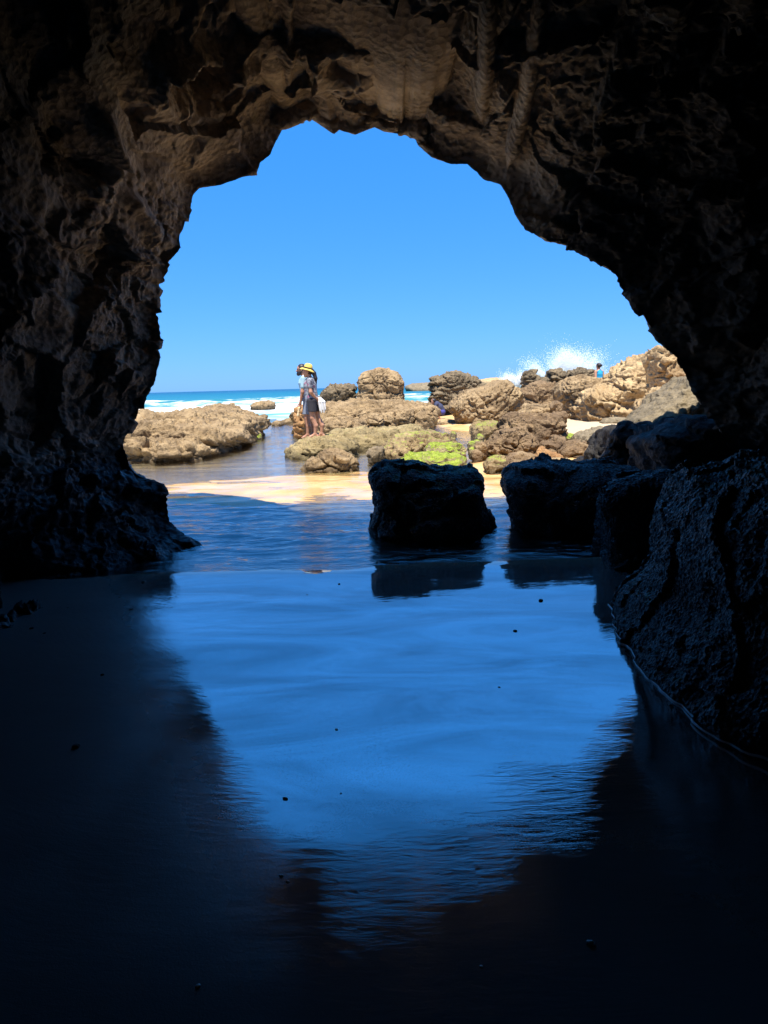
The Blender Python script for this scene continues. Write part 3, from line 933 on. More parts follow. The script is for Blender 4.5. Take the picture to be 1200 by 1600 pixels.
# --- centre: the shelf the couple stand on and the ledges behind them
rock('rock_slab', 'flat undercut rock slab the couple are standing on', crop(440, 630, 6.0, [(48, 430), (110, 395), (190, 345), (250, 318), (400, 316), (560, 340), (700, 380), (745, 450), (735, 500), (600, 500), (450, 490), (300, 490), (130, 478)]),
     'slab_algae', Y=16.2, T=0.95, level=6, lump=0.07, strata=0.10, rough=0.03, pit=0.03, cat='rock slab')
rock('rock', 'rounded pebbly brown mound at the water edge below the slab of the couple', crop(440, 630, 6.0, [(148, 625), (230, 560), (330, 490), (420, 455), (520, 455), (640, 490), (705, 540), (700, 590), (600, 630), (420, 640), (280, 632)]),
     'tan', T=0.5, level=6, lump=0.05, pit=0.04, rough=0.03, cat='rock')
rock('rock_slab', 'broad flat grey brown platform behind the lone black boulder, streaked with green', crop(440, 630, 6.0, [(380, 300), (450, 275), (700, 265), (1000, 250), (1250, 230), (1420, 260), (1500, 320), (1480, 400), (1100, 440), (700, 420), (500, 350)]),
     'slab_algae', Y=18.4, T=1.6, level=6, lump=0.05, strata=0.06, cat='rock slab')
rock('rock', 'pebbly brown rock just left of the bright green slab', crop(600, 640, 6.667, [(-80, 480), (-20, 400), (80, 310), (200, 270), (350, 240), (560, 250), (720, 270), (800, 340), (810, 400), (700, 440), (400, 480), (250, 510), (0, 530)]),
     'tan_algae', Y=14.9, T=0.8, level=6, lump=0.06, pit=0.05, rough=0.03, cat='rock')
rock('rock', 'bright green weed covered block behind the lone black boulder', crop(600, 640, 6.667, [(440, 470), (445, 400), (480, 362), (600, 350), (740, 365), (800, 385), (830, 440), (845, 520), (700, 540), (450, 530)]),
     'algae', Y=13.7, T=0.35, level=6, lump=0.04, box=0.45, pit=0.02, cat='rock')
rock('rock_slab', 'low bright green weed covered slab right behind the lone black boulder', crop(600, 640, 6.667, [(130, 540), (260, 490), (420, 468), (640, 470), (800, 490), (870, 530), (860, 600), (600, 640), (300, 640)]),
     'algae', Y=12.4, T=0.55, level=6, lump=0.04, pit=0.02, cat='rock slab')
rock('rock', 'small dark rock in the gap between the brown mound and the green slab', crop(440, 630, 6.0, [(800, 470), (820, 430), (880, 415), (960, 420), (950, 480), (900, 505), (830, 500)]), 'dark', Y=14.2, T=0.3, level=5, cat='rock')
rock('rock', 'small rock capped with yellow green weed at the foot of the long ledge', crop(600, 640, 6.667, [(40, 200), (100, 160), (180, 135), (260, 145), (340, 190), (320, 215), (180, 220), (80, 222)]), 'tan_algae', T=0.5, level=5, cat='rock')
rock('rock', 'sandy coloured low rock in the bright pool in front of the crouching figure', crop(600, 640, 6.667, [(560, 140), (590, 112), (680, 105), (800, 128), (830, 150), (700, 158), (590, 160)]), 'pale', T=0.7, level=5, lump=0.05, cat='rock')
rock('rock', 'small green tuft topped stone beside the little blue pool', crop(600, 640, 6.667, [(690, 270), (700, 235), (725, 225), (750, 240), (755, 275), (720, 285)]), 'algae', T=0.15, level=4, cat='rock')
BACK = dict(cat='rock ledge', group='ledges behind the couple')
rock('rock_ledge', 'long layered brown ledge behind the couple', crop(440, 540, 3.75, [(78, 410), (90, 360), (180, 342), (330, 334), (450, 322), (600, 319), (750, 320), (830, 330), (880, 352), (900, 400), (860, 450), (600, 470), (400, 480), (110, 480)]),
     'tan', Y=24.5, T=2.4, level=7, lump=0.07, strata=0.16, pit=0.05, sharp=0.10, keep=0.3, **BACK)
rock('boulder', 'smooth slanting boulder at the right end of the long ledge behind the couple', crop(440, 540, 3.75, [(745, 462), (765, 418), (830, 366), (885, 352), (910, 390), (905, 425), (880, 466), (800, 472)]), 'tan', Y=22.2, T=0.7, level=6, lump=0.05, strata=0.04, dip=(0.6, 0.1))
rock('boulder', 'slanting boulder second from the right end of the long ledge', crop(440, 540, 3.75, [(560, 420), (630, 385), (700, 364), (765, 374), (775, 400), (740, 450), (660, 455), (590, 450)]), 'tan', Y=22.0, T=0.7, level=6, lump=0.06, strata=0.05, dip=(0.5, 0.1))
rock('boulder', 'low rounded boulder just right of the woman\'s legs', crop(440, 540, 3.75, [(228, 470), (250, 440), (310, 428), (400, 430), (490, 438), (500, 470), (440, 500), (340, 505), (250, 505)]), 'tan', Y=21.0, T=0.8, level=6, lump=0.07, strata=0.05)
rock('boulder', 'broken brown boulder in the middle of the long ledge', crop(440, 540, 3.75, [(430, 440), (470, 412), (540, 400), (600, 425), (620, 465), (560, 490), (480, 490)]), 'tan', Y=21.4, T=0.6, level=6, lump=0.08, strata=0.06)
rock('boulder', 'orange brown rock behind the man\'s hand', crop(440, 540, 3.75, [(75, 410), (90, 368), (130, 352), (160, 400), (160, 475), (112, 482), (85, 450)]), 'orange', Y=20.8, T=0.6, level=6, lump=0.06, strata=0.05)
rock('rock_stack', 'tall rounded sandstone stack breaking the horizon', crop(440, 540, 3.75, [(438, 300), (452, 245), (450, 190), (465, 165), (510, 150), (540, 140), (565, 130), (620, 134), (640, 152), (685, 158), (697, 185), (712, 205), (716, 270), (740, 295), (745, 340), (600, 350), (430, 345)]),
     'tan', Y=36, T=1.5, level=7, lump=0.05, strata=0.05, pit=0.03, keep=0.35, cat='rock stack')
rock('rock_ledge', 'low dark jagged ledge at the left foot of the tall sandstone stack', crop(440, 540, 3.75, [(228, 295), (250, 262), (275, 238), (330, 233), (400, 230), (440, 236), (450, 330), (370, 340), (240, 330)]),
     'dark', Y=37, T=1.2, level=6, lump=0.07, strata=0.10, sharp=0.10, cat='rock ledge')
rock('rock_stack', 'dark outcrop of thin flat layers behind the crouching figure', crop(640, 560, 6.0, [(165, 215), (180, 178), (300, 170), (308, 138), (460, 142), (530, 158), (625, 180), (645, 215), (720, 245), (760, 300), (700, 420), (420, 460), (190, 430), (195, 330), (175, 255)]),
     'dark', Y=38, T=1.6, level=7, lump=0.03, strata=0.16, sharp=0.10, pit=0.03, dip=(0.02, 0.05), cat='rock stack')
rock('boulder', 'huge slanting tan boulder with a shaded underside beside the crouching figure', crop(640, 560, 6.0, [(360, 465), (440, 380), (540, 290), (640, 285), (730, 260), (800, 220), (830, 195), (930, 205), (1000, 260), (1035, 350), (1010, 430), (960, 520), (900, 590), (800, 615), (570, 622), (500, 560)]),
     'tan', Y=26.5, T=1.5, level=7, lump=0.05, strata=0.05, sharp=0.06, pit=0.03, dip=(-0.7, 0.1), keep=0.2, sink=0.1)
FARR = dict(cat='rock', group='dark rocks along the skyline')
rock('rock', 'dark square topped rock on the skyline beside the small splash', crop(640, 570, 3.75, [(642, 160), (650, 100), (672, 45), (705, 36), (736, 42), (742, 75), (800, 66), (820, 110), (800, 170), (700, 180)]), 'dark', Y=36, T=1.0, level=6, lump=0.05, strata=0.10, sharp=0.10, **FARR)
rock('rock', 'dark knobbly rock on the skyline under the middle of the large splash', crop(640, 570, 3.75, [(800, 110), (806, 60), (812, 28), (880, 30), (915, 60), (930, 110), (880, 135), (820, 130)]), 'dark', Y=36.6, T=1.0, level=6, lump=0.06, strata=0.10, sharp=0.10, **FARR)
rock('rock', 'long low dark rock on the skyline left of the figure in blue', crop(640, 570, 3.75, [(905, 100), (925, 45), (960, 25), (1015, 24), (1060, 36), (1095, 38), (1110, 90), (1000, 120)]), 'dark', Y=36.2, T=1.0, level=6, lump=0.06, strata=0.08, sharp=0.10, **FARR)
rock('rock', 'brown mound below the dark skyline rocks, behind the dry sand', crop(640, 570, 3.75, [(645, 225), (655, 160), (720, 105), (790, 98), (840, 130), (880, 150), (900, 215), (800, 230)]), 'brown', Y=33, T=1.4, level=6, lump=0.06, strata=0.07, sharp=0.10, cat='rock')
rock('boulder', 'broad brown boulder in front of the figure in blue', crop(860, 530, 4.8, [(60, 380), (70, 345), (150, 285), (240, 268), (330, 292), (400, 335), (440, 360), (430, 560), (240, 580), (110, 570), (75, 450)]),
     'tan', Y=26.0, T=1.7, level=7, lump=0.06, strata=0.06, sharp=0.06, pit=0.04, keep=0.2)
rock('boulder', 'large tan boulder undercut at the foot, meeting the sand on the right', crop(860, 530, 4.8, [(200, 500), (205, 420), (300, 360), (415, 345), (450, 262), (500, 220), (540, 190), (640, 130), (720, 102), (790, 105), (860, 180), (900, 260), (850, 340), (700, 420), (640, 560), (560, 590), (360, 600), (300, 622), (250, 600)]),
     'pale', Y=24.0, T=1.5, level=7, lump=0.07, strata=0.07, sharp=0.10, pit=0.04, dip=(0.3, 0.1))
rock('boulder', 'pale sunlit block highest on the right against the arch', crop(860, 530, 4.8, [(760, 130), (790, 60), (840, 40), (930, 130), (1010, 270), (1040, 420), (900, 420), (820, 330)]), 'pale', Y=19.5, T=0.9, level=6, lump=0.05, sharp=0.04)
rock('rock_slab', 'pale tan slab leaning in the sun behind the half shaded grey slab', crop(860, 530, 4.8, [(628, 540), (660, 475), (720, 420), (800, 374), (880, 370), (980, 420), (900, 560), (700, 600)]), 'pale', Y=15.0, T=0.55, level=6, lump=0.03, pit=0.02, cat='rock slab')
rock('rock_slab', 'small flat slab lying on the sand at the foot of the large tan boulder', crop(860, 530, 4.8, [(372, 620), (400, 598), (500, 590), (580, 592), (570, 622), (480, 630), (400, 632)]), 'grey', Y=22.0, T=0.4, level=5, cat='rock slab')
rock('rock_ledge', 'low smooth ledge on the dry sand left of the broad brown boulder', crop(740, 530, 3.243, [(228, 372), (270, 337), (330, 330), (400, 338), (410, 380), (300, 390)]), 'tan', Y=24, T=0.9, level=6, lump=0.05, strata=0.05, cat='rock ledge')
rock('rock', 'knobbly brown stone against the foot of the broad brown boulder', crop(740, 530, 3.243, [(393, 345), (415, 308), (445, 325), (455, 365), (420, 378)]), 'brown', Y=23.0, T=0.35, level=5, sharp=0.10, cat='rock')
rock('rock', 'rounded loose stone on the dry sand', crop(740, 530, 3.243, [(398, 388), (420, 368), (455, 366), (472, 382), (462, 400), (420, 404)]), 'brown', Y=21.5, T=0.35, level=5, cat='rock')
# --- the tumble of brown boulders on the right
TUM = 'tumbled brown boulders right of the channel'
rock('boulder', 'largest pitted brown boulder of the tumble, upper one with a shaded hollow', crop(720, 640, 5.217, [(240, 230), (330, 120), (400, 60), (470, 45), (600, 50), (720, 60), (820, 95), (850, 150), (840, 240), (700, 290), (560, 300), (400, 300)]), 'brown', Y=15.6, T=0.8, level=7, lump=0.09, pit=0.06, rough=0.035, group=TUM)
rock('boulder', 'smooth brown boulder below the largest pitted one, overhanging its foot', crop(720, 640, 5.217, [(185, 350), (205, 280), (260, 230), (350, 180), (450, 170), (560, 200), (620, 270), (640, 330), (600, 362), (450, 370), (280, 385), (210, 382)]), 'brown', Y=14.2, T=0.6, level=7, lump=0.08, pit=0.05, rough=0.03, group=TUM)
rock('boulder', 'yellow green tinged boulder left of the largest pitted one', crop(720, 640, 5.217, [(92, 190), (100, 140), (150, 112), (260, 108), (350, 115), (300, 200), (200, 230), (110, 220)]), 'tan_algae', Y=16.6, T=0.6, level=6, lump=0.08, pit=0.04, group=TUM)
rock('boulder', 'brown pebbly boulder with a peaked top right of the smooth one', crop(720, 640, 5.217, [(650, 310), (690, 270), (780, 210), (830, 235), (870, 280), (880, 340), (820, 390), (700, 370)]), 'brown', Y=13.9, T=0.4, level=6, lump=0.08, pit=0.05, group=TUM)
rock('boulder', 'wide pebbly brown boulder left of the dark grey wedge', crop(720, 640, 5.217, [(780, 330), (850, 280), (960, 262), (1060, 285), (1125, 330), (1110, 400), (980, 430), (840, 420)]), 'brown', Y=13.5, T=0.5, level=6, lump=0.07, pit=0.06, group=TUM)
rock('boulder', 'greyish boulder touching the dark grey wedge at the sand edge', crop(720, 640, 5.217, [(930, 270), (960, 210), (1060, 165), (1170, 150), (1180, 260), (1120, 320), (1020, 300)]), 'grey', Y=14.8, T=0.6, level=6, lump=0.06, pit=0.05, group=TUM)
rock('boulder', 'half shaded brown boulder behind the long low black one', crop(720, 640, 5.217, [(360, 420), (400, 370), (500, 348), (600, 370), (620, 420), (560, 470), (420, 480)]), 'brown', Y=12.6, T=0.4, level=6, lump=0.06, pit=0.04, group=TUM)
rock('boulder', 'orange tinted brown boulder in the middle of the tumble', crop(720, 640, 5.217, [(600, 400), (640, 350), (680, 318), (740, 340), (820, 370), (850, 410), (760, 450), (640, 440)]), 'orange', Y=12.8, T=0.4, level=6, lump=0.07, pit=0.04, group=TUM)
rock('boulder', 'tan boulder partly hidden by the long low black one', crop(720, 640, 5.217, [(640, 450), (700, 410), (800, 400), (880, 410), (920, 480), (820, 520), (680, 510)]), 'tan', Y=11.6, T=0.4, level=6, lump=0.06, pit=0.04, group=TUM)
rock('boulder', 'dark round boulder between the wedge and the long black boulder', crop(720, 640, 5.217, [(925, 470), (940, 420), (990, 395), (1080, 405), (1120, 450), (1080, 500), (960, 500)]), 'black', Y=10.6, T=0.35, level=6, lump=0.06, pit=0.04, group=TUM)
rock('boulder', 'rounded stone with a mossy yellow top standing in the wet gap', crop(720, 640, 5.217, [(190, 440), (230, 400), (300, 375), (370, 385), (360, 440), (320, 520), (240, 530), (205, 490)]), 'tan_algae', Y=11.9, T=0.3, level=6, lump=0.05, pit=0.04, group=TUM)
rock('boulder', 'steep brown stone at the left end of the long black boulder', crop(720, 640, 5.217, [(300, 560), (360, 460), (420, 410), (500, 420), (540, 470), (460, 560), (340, 590)]), 'brown', Y=11.3, T=0.3, level=6, lump=0.05, pit=0.05, group=TUM)
rock('rock', 'sunlit stone with a green cap in the sandy gap of the tumble', crop(720, 640, 5.217, [(845, 235), (860, 205), (900, 195), (935, 215), (925, 250), (870, 258)]), 'algae', Y=16.2, T=0.3, level=5, cat='rock')
COB = 'green cobbles below the yellow green boulder'
gl = ['topmost green cobble in the heap below the yellow green boulder', 'round bright green cobble in the middle of the heap', 'leftmost green cobble of the heap at the wet gap', 'lowest green cobble of the heap', 'brown stone at the right of the green cobble heap', 'dark brown stone under the green cobble heap']
for i, (cx_, cy_, rr_, mt) in enumerate([(155, 230, 34, 'algae'), (132, 268, 28, 'algae'), (88, 285, 30, 'algae'), (92, 330, 30, 'algae'), (165, 305, 45, 'brown'), (130, 375, 46, 'brown')]):
    pts = [(cx_ + rr_ * 1.1 * math.cos(a) * random.uniform(.85, 1.1), cy_ + rr_ * math.sin(a) * random.uniform(.8, 1.1)) for a in np.linspace(0, 6.2, 9)[:-1]]
    rock('cobble', gl[i], crop(720, 640, 5.217, pts), mt, Y=14.3 - 0.12 * i, T=0.12, level=4, lump=0.1, pit=0.03, cat='cobble', group=COB)
# --- distant shore
rock('headland', 'thin hazy tan headland far off on the horizon', [(735, 601), (745, 593.5), (770, 591.5), (800, 590.5), (830, 591), (850, 600), (800, 604)], 'pale', Y=160, T=12, sink=1.2, level=6, lump=0.05, strata=0.05, cat='headland')
rock('reef', 'pale low reef on the horizon right of the tall sandstone stack', [(632, 604), (645, 599.5), (660, 598), (680, 597), (700, 602), (660, 606)], 'grey', Y=240, T=10, sink=4, level=5, lump=0.08, cat='reef')


# ------------------------------------------------------------------ people
class Body:
    """smooth union of round cones and ellipsoids, turned into one continuous skin"""

    def __init__(self, lo, hi, h):
        self.h = h
        self.lo = np.array(lo, float)
        n = np.ceil((np.array(hi) - self.lo) / h).astype(int) + 1
        self.ax = [self.lo[i] + np.arange(n[i]) * h for i in range(3)]
        self.F = np.full(n, 1.0, np.float32)

    def _box(self, lo, hi):
        sl = []
        for i in range(3):
            a = int(np.clip((lo[i] - self.lo[i]) / self.h, 0, len(self.ax[i])))
            b = int(np.clip((hi[i] - self.lo[i]) / self.h + 2, 0, len(self.ax[i])))
            sl.append(slice(a, b))
        g = np.meshgrid(*[self.ax[i][sl[i]] for i in range(3)], indexing='ij')
        return tuple(sl), np.stack(g, -1)

    def _add(self, sl, d, k):
        f = self.F[sl]
        h = np.clip(0.5 + 0.5 * (f - d) / k, 0, 1)
        self.F[sl] = f * (1 - h) + d * h - k * h * (1 - h)

    def cone(self, a, b, ra, rb, k=0.02):
        a, b = np.array(a, float), np.array(b, float)
        m = max(ra, rb) + 3 * k
        sl, P = self._box(np.minimum(a, b) - m, np.maximum(a, b) + m)
        ab = b - a
        t = np.clip(((P - a) @ ab) / max(ab @ ab, 1e-9), 0, 1)
        d = np.linalg.norm(P - a - t[..., None] * ab, axis=-1) - (ra + (rb - ra) * t)
        self._add(sl, d, k)
        return self

    def chain(self, pts, rs, k=0.02):
        for i in range(len(pts) - 1):
            self.cone(pts[i], pts[i + 1], rs[i], rs[i + 1], k)
        return self

    def ell(self, c, r, k=0.02):
        c, r = np.array(c, float), np.array(r, float)
        m = 3 * k
        sl, P = self._box(c - r - m, c + r + m)
        d = (np.linalg.norm((P - c) / r, axis=-1) - 1) * r.min()
        self._add(sl, d, k)
        return self

    def cut(self, fn):
        g = np.meshgrid(*self.ax, indexing='ij')
        self.F = np.maximum(self.F, fn(*g))
        return self

    def obj(self, name, mat, parent=None):
        F = self.F
        F[0] = F[-1] = 1; F[:, 0] = F[:, -1] = 1; F[:, :, 0] = F[:, :, -1] = 1
        V, Q = surface_nets(F, self.lo, self.h)
        return mesh_from(name, V, Q, mat, parent=parent)


def simple(name, col, rough=0.7, spec=0.3, pattern=None):
    T = NT(name)
    c = (*col, 1)
    if pattern is not None:
        f = T.noise(pattern[0], 3, 0.6, vec=T.n('ShaderNodeTexCoord').outputs['Object'])
        c = T.ramp(f, pattern[1])
    else:
        f = T.noise(30, 4, 0.6)
        c = T.mix(T.rng(f, 0.3, 0.7, 0, 0.35), c, tuple(0.7 * v for v in col))
    b = T.bump(T.noise(60, 3, 0.6), 0.3, 0.004)
    T.bsdf(Base_Color=c, Roughness=rough, Specular_IOR_Level=spec, Normal=b)
    return T.m


SK = simple('skin_tan', (0.42, 0.21, 0.125), 0.5, 0.4)
SK2 = simple('skin_warm', (0.36, 0.175, 0.105), 0.5, 0.4)
HAIR = simple('hair_dark', (0.018, 0.012, 0.012), 0.5, 0.4)
YEL = simple('hat_yellow', (0.64, 0.46, 0.10), 0.8)
FLORAL = simple('shirt_floral', (0.3, 0.3, 0.3), 0.8, 0.2, (11, [(0.30, (0.03, 0.03, 0.045)), (0.42, (0.13, 0.135, 0.16)), (0.52, (0.30, 0.31, 0.34)), (0.6, (0.06, 0.065, 0.09)), (0.68, (0.35, 0.12, 0.18))]))
DKSHORT = simple('shorts_charcoal', (0.035, 0.033, 0.04), 0.8)
GRSHORT = simple('shorts_grey', (0.20, 0.23, 0.30), 0.8)
LTSHIRT = simple('shirt_pale_blue', (0.28, 0.43, 0.50), 0.8)
WHITE = simple('cloth_white', (0.75, 0.74, 0.72), 0.85)
BEIGE = simple('sandal_beige', (0.60, 0.45, 0.26), 0.7)
NAVY = simple('shirt_navy', (0.04, 0.045, 0.085), 0.85)
PURPLE = simple('shorts_indigo', (0.05, 0.05, 0.20), 0.85)
BLUE = simple('top_blue', (0.02, 0.28, 0.48), 0.8)
LENS = simple('lens_black', (0.01, 0.01, 0.012), 0.15, 0.6)


def hand(b, wrist, d, side, curl, scale=1.0):
    """palm, four bent fingers of different length and a thumb leaving the side of the palm; d points to the fingers, curl is where they bend to"""
    w = np.array(wrist, float); d = np.array(d, float) / np.linalg.norm(d)
    s = np.array(side, float); s -= d * (s @ d); s /= np.linalg.norm(s)
    c = np.array(curl, float); c -= d * (c @ d); c /= np.linalg.norm(c)
    p = w + d * 0.045 * scale
    b.ell(w + d * 0.02, (0.024, 0.024, 0.024), 0.015)
    for t in (-0.022, 0, 0.022):
        b.cone(w + s * t * 0.6, w + d * 0.085 * scale + s * t, 0.015, 0.013, 0.012)
    for t, L in ((-0.030, .062), (-0.010, .075), (0.010, .080), (0.030, .070)):
        k0 = w + d * 0.085 * scale + s * t
        k1 = k0 + d * L * .45 + c * L * .12
        k2 = k1 + d * L * .20 + c * L * .28
        k3 = k2 + c * L * .22 - d * L * .02
        b.chain([k0, k1, k2, k3], [0.0095, 0.009, 0.008, 0.007], 0.004)
    t0 = w + d * 0.03 + s * 0.030
    t1 = t0 + s * 0.028 + d * 0.03 + c * 0.012
    t2 = t1 + d * 0.03 + c * 0.018
    b.chain([t0, t1, t2], [0.013, 0.011, 0.009], 0.008)


def head(b, c, fwd=(-1, 0, 0), tilt=0.0, s=1.0):
    """skull, jaw, nose, brow, lips and ears; c is the middle of the head"""
    c = np.array(c, float); f = np.array(fwd, float); f /= np.linalg.norm(f)
    up = np.array([0, 0, 1.0]); l = np.cross(up, f)
    b.ell(c + up * 0.02 * s, (0.096 * s, 0.080 * s, 0.105 * s), 0.02)
    b.cone(c + f * 0.03 * s - up * 0.03 * s, c + f * 0.055 * s - up * 0.085 * s, 0.065 * s, 0.036 * s, 0.02)
    b.cone(c + f * 0.088 * s + up * 0.012 * s, c + f * 0.112 * s - up * 0.022 * s, 0.009 * s, 0.014 * s, 0.008)   # nose
    b.cone(c + f * 0.086 * s - l * 0.018 * s - up * 0.058 * s, c + f * 0.086 * s + l * 0.018 * s - up * 0.058 * s, 0.009 * s, 0.009 * s, 0.006)  # lips
    b.cone(c + f * 0.082 * s - l * 0.04 * s + up * 0.028 * s, c + f * 0.082 * s + l * 0.04 * s + up * 0.028 * s, 0.012 * s, 0.012 * s, 0.008)   # brow
    for e in (-1, 1):
        b.cone(c + l * e * 0.080 * s - up * 0.025 * s - f * 0.01, c + l * e * 0.084 * s + up * 0.022 * s - f * 0.018, 0.010 * s, 0.013 * s, 0.006)
        b.ell(c + f * 0.078 * s + l * e * 0.032 * s + up * 0.006 * s, (0.014 * s,) * 3, 0.004)


def foot(b, ankle, toe, k=0.02):
    a, t = np.array(ankle, float), np.array(toe, float)
    d = t - a; d[2] = 0; d /= np.linalg.norm(d)
    heel = np.array([a[0], a[1], 0.03]) - d * 0.045
    ball = np.array([t[0], t[1], 0.028]) - d * 0.05
    b.cone(a, heel, 0.036, 0.032, k).cone(heel, ball, 0.032, 0.030, k).cone(a, ball, 0.034, 0.028, k)
    l = np.array([-d[1], d[0], 0])
    for q, r in ((-0.03, 0.013), (-0.012, 0.011), (0.004, 0.011), (0.018, 0.010), (0.032, 0.009)):
        b.cone(ball + l * q * 0.8, np.array([t[0], t[1], 0.014]) + l * q - d * abs(q + 0.03) * 0.35, 0.016, r, 0.006)


def woman(loc):
    B = Body((-.36, -.34, -.02), (.36, .34, 1.68), 0.008)
    for y, kx, fx, tx in ((-.085, -.045, .005, -.15), (.085, .065, .135, -.02)):
        B.chain([(-.055 + (.05 if y > 0 else 0), y, .83), (kx, y * 1.02, .45), (fx + .02, y * .95, .27), (fx, y * .9, .08)], [.092, .055, .052, .036], .02)
        foot(B, (fx, y * .9, .08), (tx, y * .95, 0))
    B.ell((-.04, 0, .88), (.125, .165, .12), .04)
    B.chain([(-.05, 0, .92), (-.065, 0, 1.06), (-.07, 0, 1.20), (-.06, 0, 1.28)], [.125, .115, .125, .09], .05)
    B.ell((-.125, -.065, 1.16), (.06, .06, .06), .03).ell((-.125, .065, 1.16), (.06, .06, .06), .03)
    B.cone((-.06, -.15, 1.29), (-.06, .15, 1.29), .055, .055, .04)
    B.cone((-.065, 0, 1.30), (-.09, 0, 1.42), .052, .050, .02)
    B.chain([(-.06, -.175, 1.285), (-.045, -.215, 1.03), (.06, -.11, .885)], [.050, .040, .028], .02)
    B.chain([(-.06, .175, 1.285), (-.03, .205, 1.04), (.085, .06, .87)], [.050, .040, .028], .02)
    hand(B, (.06, -.11, .885), (.45, .55, -.45), (0.3, 0.3, .8), (-.3, .6, -.3))
    hand(B, (.085, .06, .87), (.4, -.5, -.5), (0.3, -.3, .8), (-.3, -.6, -.3))
    head(B, (-.115, 0, 1.475), (-1, 0, -.05))
    p = B.obj('person', SK)
    p.location = loc
    tag(p, 'barefoot woman in a yellow sun hat, patterned tee and dark shorts, hands behind her', 'person', 'couple standing on the rock slab')
    S = Body((-.34, -.30, .70), (.30, .30, 1.42), 0.008)
    S.chain([(-.05, 0, .84), (-.055, 0, .95), (-.068, 0, 1.06), (-.072, 0, 1.20), (-.06, 0, 1.275)], [.140, .137, .132, .140, .10], .05)
    S.ell((-.04, 0, .87), (.145, .180, .11), .04)
    S.ell((-.13, -.065, 1.16), (.067, .067, .067), .03).ell((-.13, .065, 1.16), (.067, .067, .067), .03)
    S.cone((-.06, -.15, 1.29), (-.06, .15, 1.29), .068, .068, .04)
    for y in (-1, 1):
        S.cone((-.06, y * .17, 1.285), (-.052, y * .198, 1.16), .066, .064, .02)
    S.cut(lambda x, y, z: np.maximum(.80 + .03 * np.sin(7 * x) - z, z - 1.345))
    S.obj('shirt', FLORAL, p)
    H = Body((-.26, -.25, .48), (.24, .25, .94), 0.008)
    H.ell((-.035, 0, .85), (.135, .178, .10), .04)
    for y, kx in ((-.088, -.048), (.088, .055)):
        H.cone((-.045, y, .83), (kx * .8, y, .56), .108, .098, .03)
    H.cut(lambda x, y, z: np.maximum(.585 - z, z - .90))
    H.obj('shorts', DKSHORT, p)
    A = Body((-.26, -.14, 1.14), (.18, .14, 1.64), 0.008)
    A.ell((-.095, 0, 1.50), (.098, .088, .105), .02)
    A.cut(lambda x, y, z: np.maximum(-x - .115 - (z - 1.44) * .25, -9))
    A.chain([(-.01, -.01, 1.50), (.03, -.02, 1.44), (.06, -.03, 1.33), (.065, -.03, 1.20)], [.045, .048, .042, .018], .02)
    A.obj('hair', HAIR, p)
    # sun hat: crown and a brim that lifts to the front
    Hn = 48
    prof = [(0.0, .125), (.05, .120), (.085, .09), (.098, .04), (.104, 0.0), (.13, -.012), (.168, -.034), (.170, -.040), (.13, -.020), (.10, -.008), (.09, .03), (.0, .10)]
    V, F = [], []
    for j, (r, z) in enumerate(prof):
        for i in range(Hn):
            a = 2 * math.pi * i / Hn
            wob = .008 * math.sin(3 * a + j) * (r > .12)
            V.append((r * math.cos(a) * (1.05 if r > .12 else 1), r * math.sin(a) * .95, z + wob))
    for j in range(len(prof) - 1):
        for i in range(Hn):
            F.append((j * Hn + i, j * Hn + (i + 1) % Hn, (j + 1) * Hn + (i + 1) % Hn, (j + 1) * Hn + i))
    h = mesh_from('hat', V, F, YEL, parent=p)
    h.location = (-.105, 0, 1.545); h.rotation_euler = (0, math.radians(16), 0)
    rib = mesh_from('hat_band', [(.108 * math.cos(2 * math.pi * i / 32), .106 * math.sin(2 * math.pi * i / 32), z) for z in (.004, .032) for i in range(32)],
                    [(i, (i + 1) % 32, 32 + (i + 1) % 32, 32 + i) for i in range(32)], HAIR, parent=h)
    # towel hanging from her hands
    C = Body((-.02, -.16, .55), (.32, .12, .98), 0.008)
    for dx, dy, L in ((.115, -.05, .30), (.145, -.03, .34), (.175, -.05, .28), (.20, -.02, .35), (.235, -.04, .27), (.16, .0, .31), (.215, .02, .30)):
        C.chain([(.12 + (dx - .12) * .3, -.04 + dy * .2, .885), (dx, dy, .80), (dx + .02, dy, .90 - L)], [.022, .026, .014], .012)
    t = C.obj('towel', WHITE)
    t.location = loc
    tag(t, 'crumpled white towel held behind the back of the woman in the yellow hat', 'towel')
    return p


